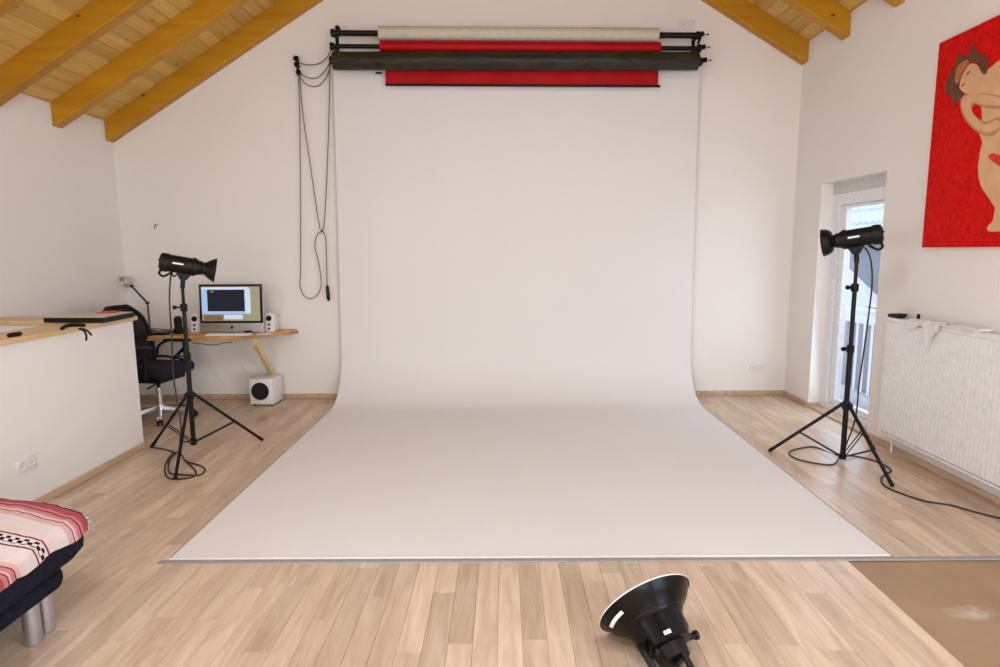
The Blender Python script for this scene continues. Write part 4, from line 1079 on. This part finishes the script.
printed('print_arm', [(960.5, 100), (966, 94), (980, 93), (1003, 97), (1003, 108), (985, 108), (975, 104), (972, 112), (985, 122), (998, 117), (1003, 122), (996, 134), (985, 136), (972, 128), (962, 114)], 'skin_shade', 2)
printed('print_forearm', [(961.5, 100), (967, 95), (980, 94), (1002, 98), (1002, 105), (985, 105), (972, 103), (973, 113), (984, 124), (997, 120), (1000, 126), (991, 132), (980, 131), (970, 123), (963, 112)], 'skin_print', 3)
printed('print_face', [(970, 64), (977, 65), (983, 74), (990, 72), (992, 84), (978, 94), (968, 94), (960, 90), (960.5, 80), (964, 72)], 'skin_print', 3)
printed('print_hair', [(945.5, 84), (948.5, 75.5), (954, 66.5), (957.5, 56), (969, 54), (972, 42), (976.5, 51), (986, 56), (988.5, 63), (986, 74), (981.5, 72), (977, 63), (970, 62), (963, 72), (960, 81), (959.5, 88), (963.5, 93.5), (959, 100.5), (952, 104), (951, 97), (945, 92)], 'hair_print', 4)
printed('print_hair_light', [(958, 66), (966, 60), (969, 62), (963, 71), (959.5, 80), (956, 84), (955, 75)], 'hair_light', 5)
printed('print_eye', [(966.5, 74), (969, 71), (969.6, 71.6), (967.2, 75)], 'hair_print', 5, 2)
printed('print_mouth', [(961.5, 85.5), (964, 83), (964.6, 84), (962.3, 87)], 'rose_print', 5, 2)
printed('print_roses', [(988, 157), (993, 153), (999, 155), (1008, 151), (1016, 156), (1014, 166), (1004, 168), (995, 163)], 'rose_print', 4)

# ------------------------------------------------------------------ radiator and things on it
RX0, RX1 = 2.775, 2.862
ry0, ry1, rz0, rz1 = 2.55, 4.36, 0.14, 1.0
t = thing('radiator', 'long white ribbed panel radiator under the red canvas', 'radiator', (2.82, 3.4, rz0))
bm = new(); pr = []
y = ry0; n_ = 0
pts = [(RX0+0.012, ry0)]
step = 0.0333
k = 0
y = ry0+0.02
while y < ry1-0.03:
    pts += [(RX0, y), (RX0, y+0.022), (RX0+0.0006, y+0.026), (RX0+0.0006, y+0.0295)]
    y += step
pts += [(RX0, ry1-0.004), (RX0+0.004, ry1)]
front = pts
poly = front + [(RX0+0.02, ry1), (RX0+0.02, ry0)]
bm = new(); prism(bm, [V(x, y, rz0+0.02) for x, y in poly], (0, 0, rz1-rz0-0.05))
obj('front_panel', bm, 'radiator_white', t)
bm = new(); box(bm, RX0+0.002, RX1, ry0, ry1, rz1-0.03, rz1, bev=0.004, seg=1); obj('top_grille', bm, 'radiator_white', t)
bm = new(); box(bm, RX0, RX0+0.02, ry0, ry1, rz0, rz0+0.03, bev=0.004, seg=1); obj('bottom_rail', bm, 'radiator_white', t)
for y in (ry0, ry1-0.003): obj('side_panel', B(RX0+0.02, RX1, y, y+0.003, rz0, rz1-0.03), 'radiator_white', t)
obj('back_panel', B(RX1-0.015, RX1, ry0+0.01, ry1-0.01, rz0+0.02, rz1-0.03), 'radiator_white', t)
for y in (2.9, 4.0): obj('wall_bracket', B(RX1, XR, y, y+0.03, 0.2, 0.9), 'radiator_white', t)
obj('feed_pipe', cyl(new(), (2.85, 4.30, 0.0), (2.85, 4.30, rz0+0.03), 0.007, seg=10), 'radiator_white', t)
# items on the radiator
c = PX(897, 311, 2.82); c.z = rz1
bm = new(); y0 = c.y
prism(bm, [V(2.79, y0-0.05, rz1), V(2.79, y0+0.05, rz1), V(2.79, y0+0.06, rz1+0.022), V(2.79, y0+0.01, rz1+0.03), V(2.79, y0-0.08, rz1+0.034)], (0.06, 0, 0)); bmesh.ops.bevel(bm, geom=bm.edges[:], offset=0.004, segments=1, affect='EDGES')
tag(obj('remote_control', bm, 'black_plastic'), 'small black remote at the end of the radiator', 'remote')
bm = new(); q = V(2.82, 4.09, rz1)
lathe(bm, [(0, 0.012), (0.045, 0.010), (0.05, 0.005)], q, (0, 0, 1), 10); tag(obj('lens_cap', bm, 'black_plastic'), 'tiny black cap standing on the radiator', 'cap')
# crumpled white cloth hanging over the front
bm = new(); rows = []
for i in range(25):
    y = 3.80+0.30*i/24; f = i/24
    drop = 0.035+0.13*math.exp(-((f-0.30)/0.10)**2)+0.02*math.sin(f*9)
    row = []
    for k in range(13):
        s = k/12
        wv = 0.006*math.sin(i*1.1+k*0.6)
        if s < 0.45: row.append(V(2.860-(2.860-2.772)*s/0.45, y, rz1+0.006+abs(wv)*2))
        else:
            g = (s-0.45)/0.55; row.append(V(2.768-0.006-abs(wv)-0.004*g, y, rz1+0.004-drop*g))
    rows.append(row)
shell(bm, rows, (-0.0015, 0, 0.002))
tag(obj('white_cloth', bm, 'cloth_white'), 'crumpled white cloth hanging over the radiator edge', 'cloth')
def mag(z, y0, y1, th, label, x0=2.765):
    tag(obj('magazine', B(x0, 2.86, y0, y1, z, z+th, bev=0.002, seg=1), 'paper_white'), label, 'magazine')
mag(rz1, 3.52, 3.79, 0.012, 'lower pale magazine lying on the radiator')
mag(rz1+0.012, 3.50, 3.74, 0.010, 'upper pale magazine lying on the radiator', 2.775)

# ------------------------------------------------------------------ futon with blanket
# cross sections from the far end towards the viewer: y, fold x/z, shoulder x/z, bottom x
FUT = [(2.385, -1.865, 0.440, -1.768, 0.385, -1.772), (2.17, -1.815, 0.432, -1.765, 0.375, -1.768), (1.95, -1.765, 0.405, -1.742, 0.36, -1.755), (1.60, -1.735, 0.40, -1.712, 0.36, -1.74), (0.60, -1.70, 0.40, -1.68, 0.36, -1.70)]
def fut(y):
    y = min(max(y, FUT[-1][0]), FUT[0][0])
    for a_, b_ in zip(FUT, FUT[1:]):
        if y >= b_[0]-1e-9:
            f = (y-a_[0])/(b_[0]-a_[0]); return [p+(q_-p)*f for p, q_ in zip(a_, b_)]
FXL = -2.72
def shear(p): return V(p.x, p.y - 0.24*(p.x+1.77), p.z)
t = thing('futon_sofa', 'dark navy futon sofa on thick silver legs', 'sofa', (-2.2, 1.5, 0))
ys = [2.385-k*(2.385-0.6)/24 for k in range(25)]
bm = new(); rings = []
for k, y in enumerate(ys):
    _, fx, fz, sx_, sz_, bx_ = fut(y)
    pts = [(FXL, fz-0.03), (FXL+0.03, fz), (-2.3, fz+0.004), (fx-0.05, fz), (fx, fz-0.006), ((fx+sx_)/2+0.015, (fz+sz_)/2+0.008), (sx_, sz_), (sx_+0.002, sz_-0.05), (bx_, 0.27), (bx_-0.025, 0.25), (FXL+0.03, 0.25), (FXL, 0.27)]
    e_ = 0.012 if k in (0, 24) else 0
    rings.append([bm.verts.new(shear(V(x+(e_ if x < -2.2 else -e_), y, z+(e_ if z < 0.3 else -e_)))) for x, z in pts])
for A_, B_ in zip(rings, rings[1:]):
    for i in range(12): bm.faces.new((A_[i], A_[(i+1) % 12], B_[(i+1) % 12], B_[i]))
bm.faces.new(rings[0]); bm.faces.new(rings[-1][::-1])
obj('mattress', bm, 'futon_fabric', t, sharp=60)
bm = new(); box(bm, FXL+0.03, -1.80, 0.66, 2.30, 0.150, 0.252, bev=0.045, seg=4, T=shear); obj('base_cushion', bm, 'futon_fabric', t)
for lx, ly_ in ((-1.845, 2.155), (-1.850, 2.232), (-2.62, 2.35), (-1.845, 0.85), (-2.62, 1.0)):
    bm = new(); lathe(bm, [(0, 0.027), (0.004, 0.030), (0.165, 0.030)], (lx, ly_, 0), (0, 0, 1), 24); obj('leg', bm, 'silver_leg', t)
# blanket following the mattress
bm = new(); rows = []
NT = 80
uvl = bm.loops.layers.uv.new('weave')
for j in range(NT+1):
    tt = 1.15*j/NT                       # distance from the far hem
    y = 2.385-max(tt-0.02, 0)
    _, fx, fz, sx_, sz_, bx_ = fut(y)
    dr = 0.02+0.02*math.sin(tt*9+0.5)+0.012*math.sin(tt*23)
    path = [V(-2.66, y, fz+0.004), V(-2.3, y, fz+0.008), V(fx-0.05, y, fz+0.006), V(fx+0.004, y, fz), V((fx+sx_)/2+0.022, y, (fz+sz_)/2+0.013), V(sx_+0.008, y, sz_+0.003), V(sx_+0.010, y, sz_-max(dr, 0.004))]
    cum = [0]
    for p, q_ in zip(path, path[1:]): cum.append(cum[-1]+(q_-p).length)
    row = []; n_ = 46
    for i in range(n_+1):
        d = cum[-1]*(i/n_)**0.8
        for k in range(len(path)-1):
            if d <= cum[k+1]+1e-9: p = path[k].lerp(path[k+1], (d-cum[k])/(cum[k+1]-cum[k])); break
        wv = 0.007*noise.noise(V(p.x*9, tt*8, 0.3))+0.004*noise.noise(V(p.x*24, tt*20, 2))
        p = p+V(0.3*max(wv, -0.003), 0, max(wv, -0.003)+0.004)
        if tt < 0.02: p = p+V(0, 0.012, -(0.02-tt)*0.9)
        row.append((shear(p), (d-cum[4], tt+0.012*math.sin(d*14)+0.05*max(0, d-cum[3]))))
    rows.append(row)
vs = [[bm.verts.new(p[0]) for p in r] for r in rows]
for j in range(NT):
    for i in range(46):
        f = bm.faces.new((vs[j][i], vs[j][i+1], vs[j+1][i+1], vs[j+1][i]))
        for lp, (jj, ii) in zip(f.loops, ((j, i), (j, i+1), (j+1, i+1), (j+1, i))): lp[uvl].uv = rows[jj][ii][1]
hem = [r[0] for r in rows[0]]
bk = obj('striped_blanket', bm, 'serape', label='pink red and cream striped woven blanket spread over the futon', cat='blanket', sharp=80)
bm = new()
for i in range(150):
    f = i/149*46; k = min(int(f), 45); p = hem[k].lerp(hem[k+1], f-k); L_ = random.uniform(0.015, 0.03)
    tube(bm, [p+V(0, -0.004, 0.006), p+V(random.uniform(-.008, .008), 0.012, 0.004), p+V(random.uniform(-.014, .014), 0.012+L_*0.4, -L_*0.8)], 0.0028, 4, 3)
obj('fringe', bm, 'fringe_yarn', bk, kind='stuff')
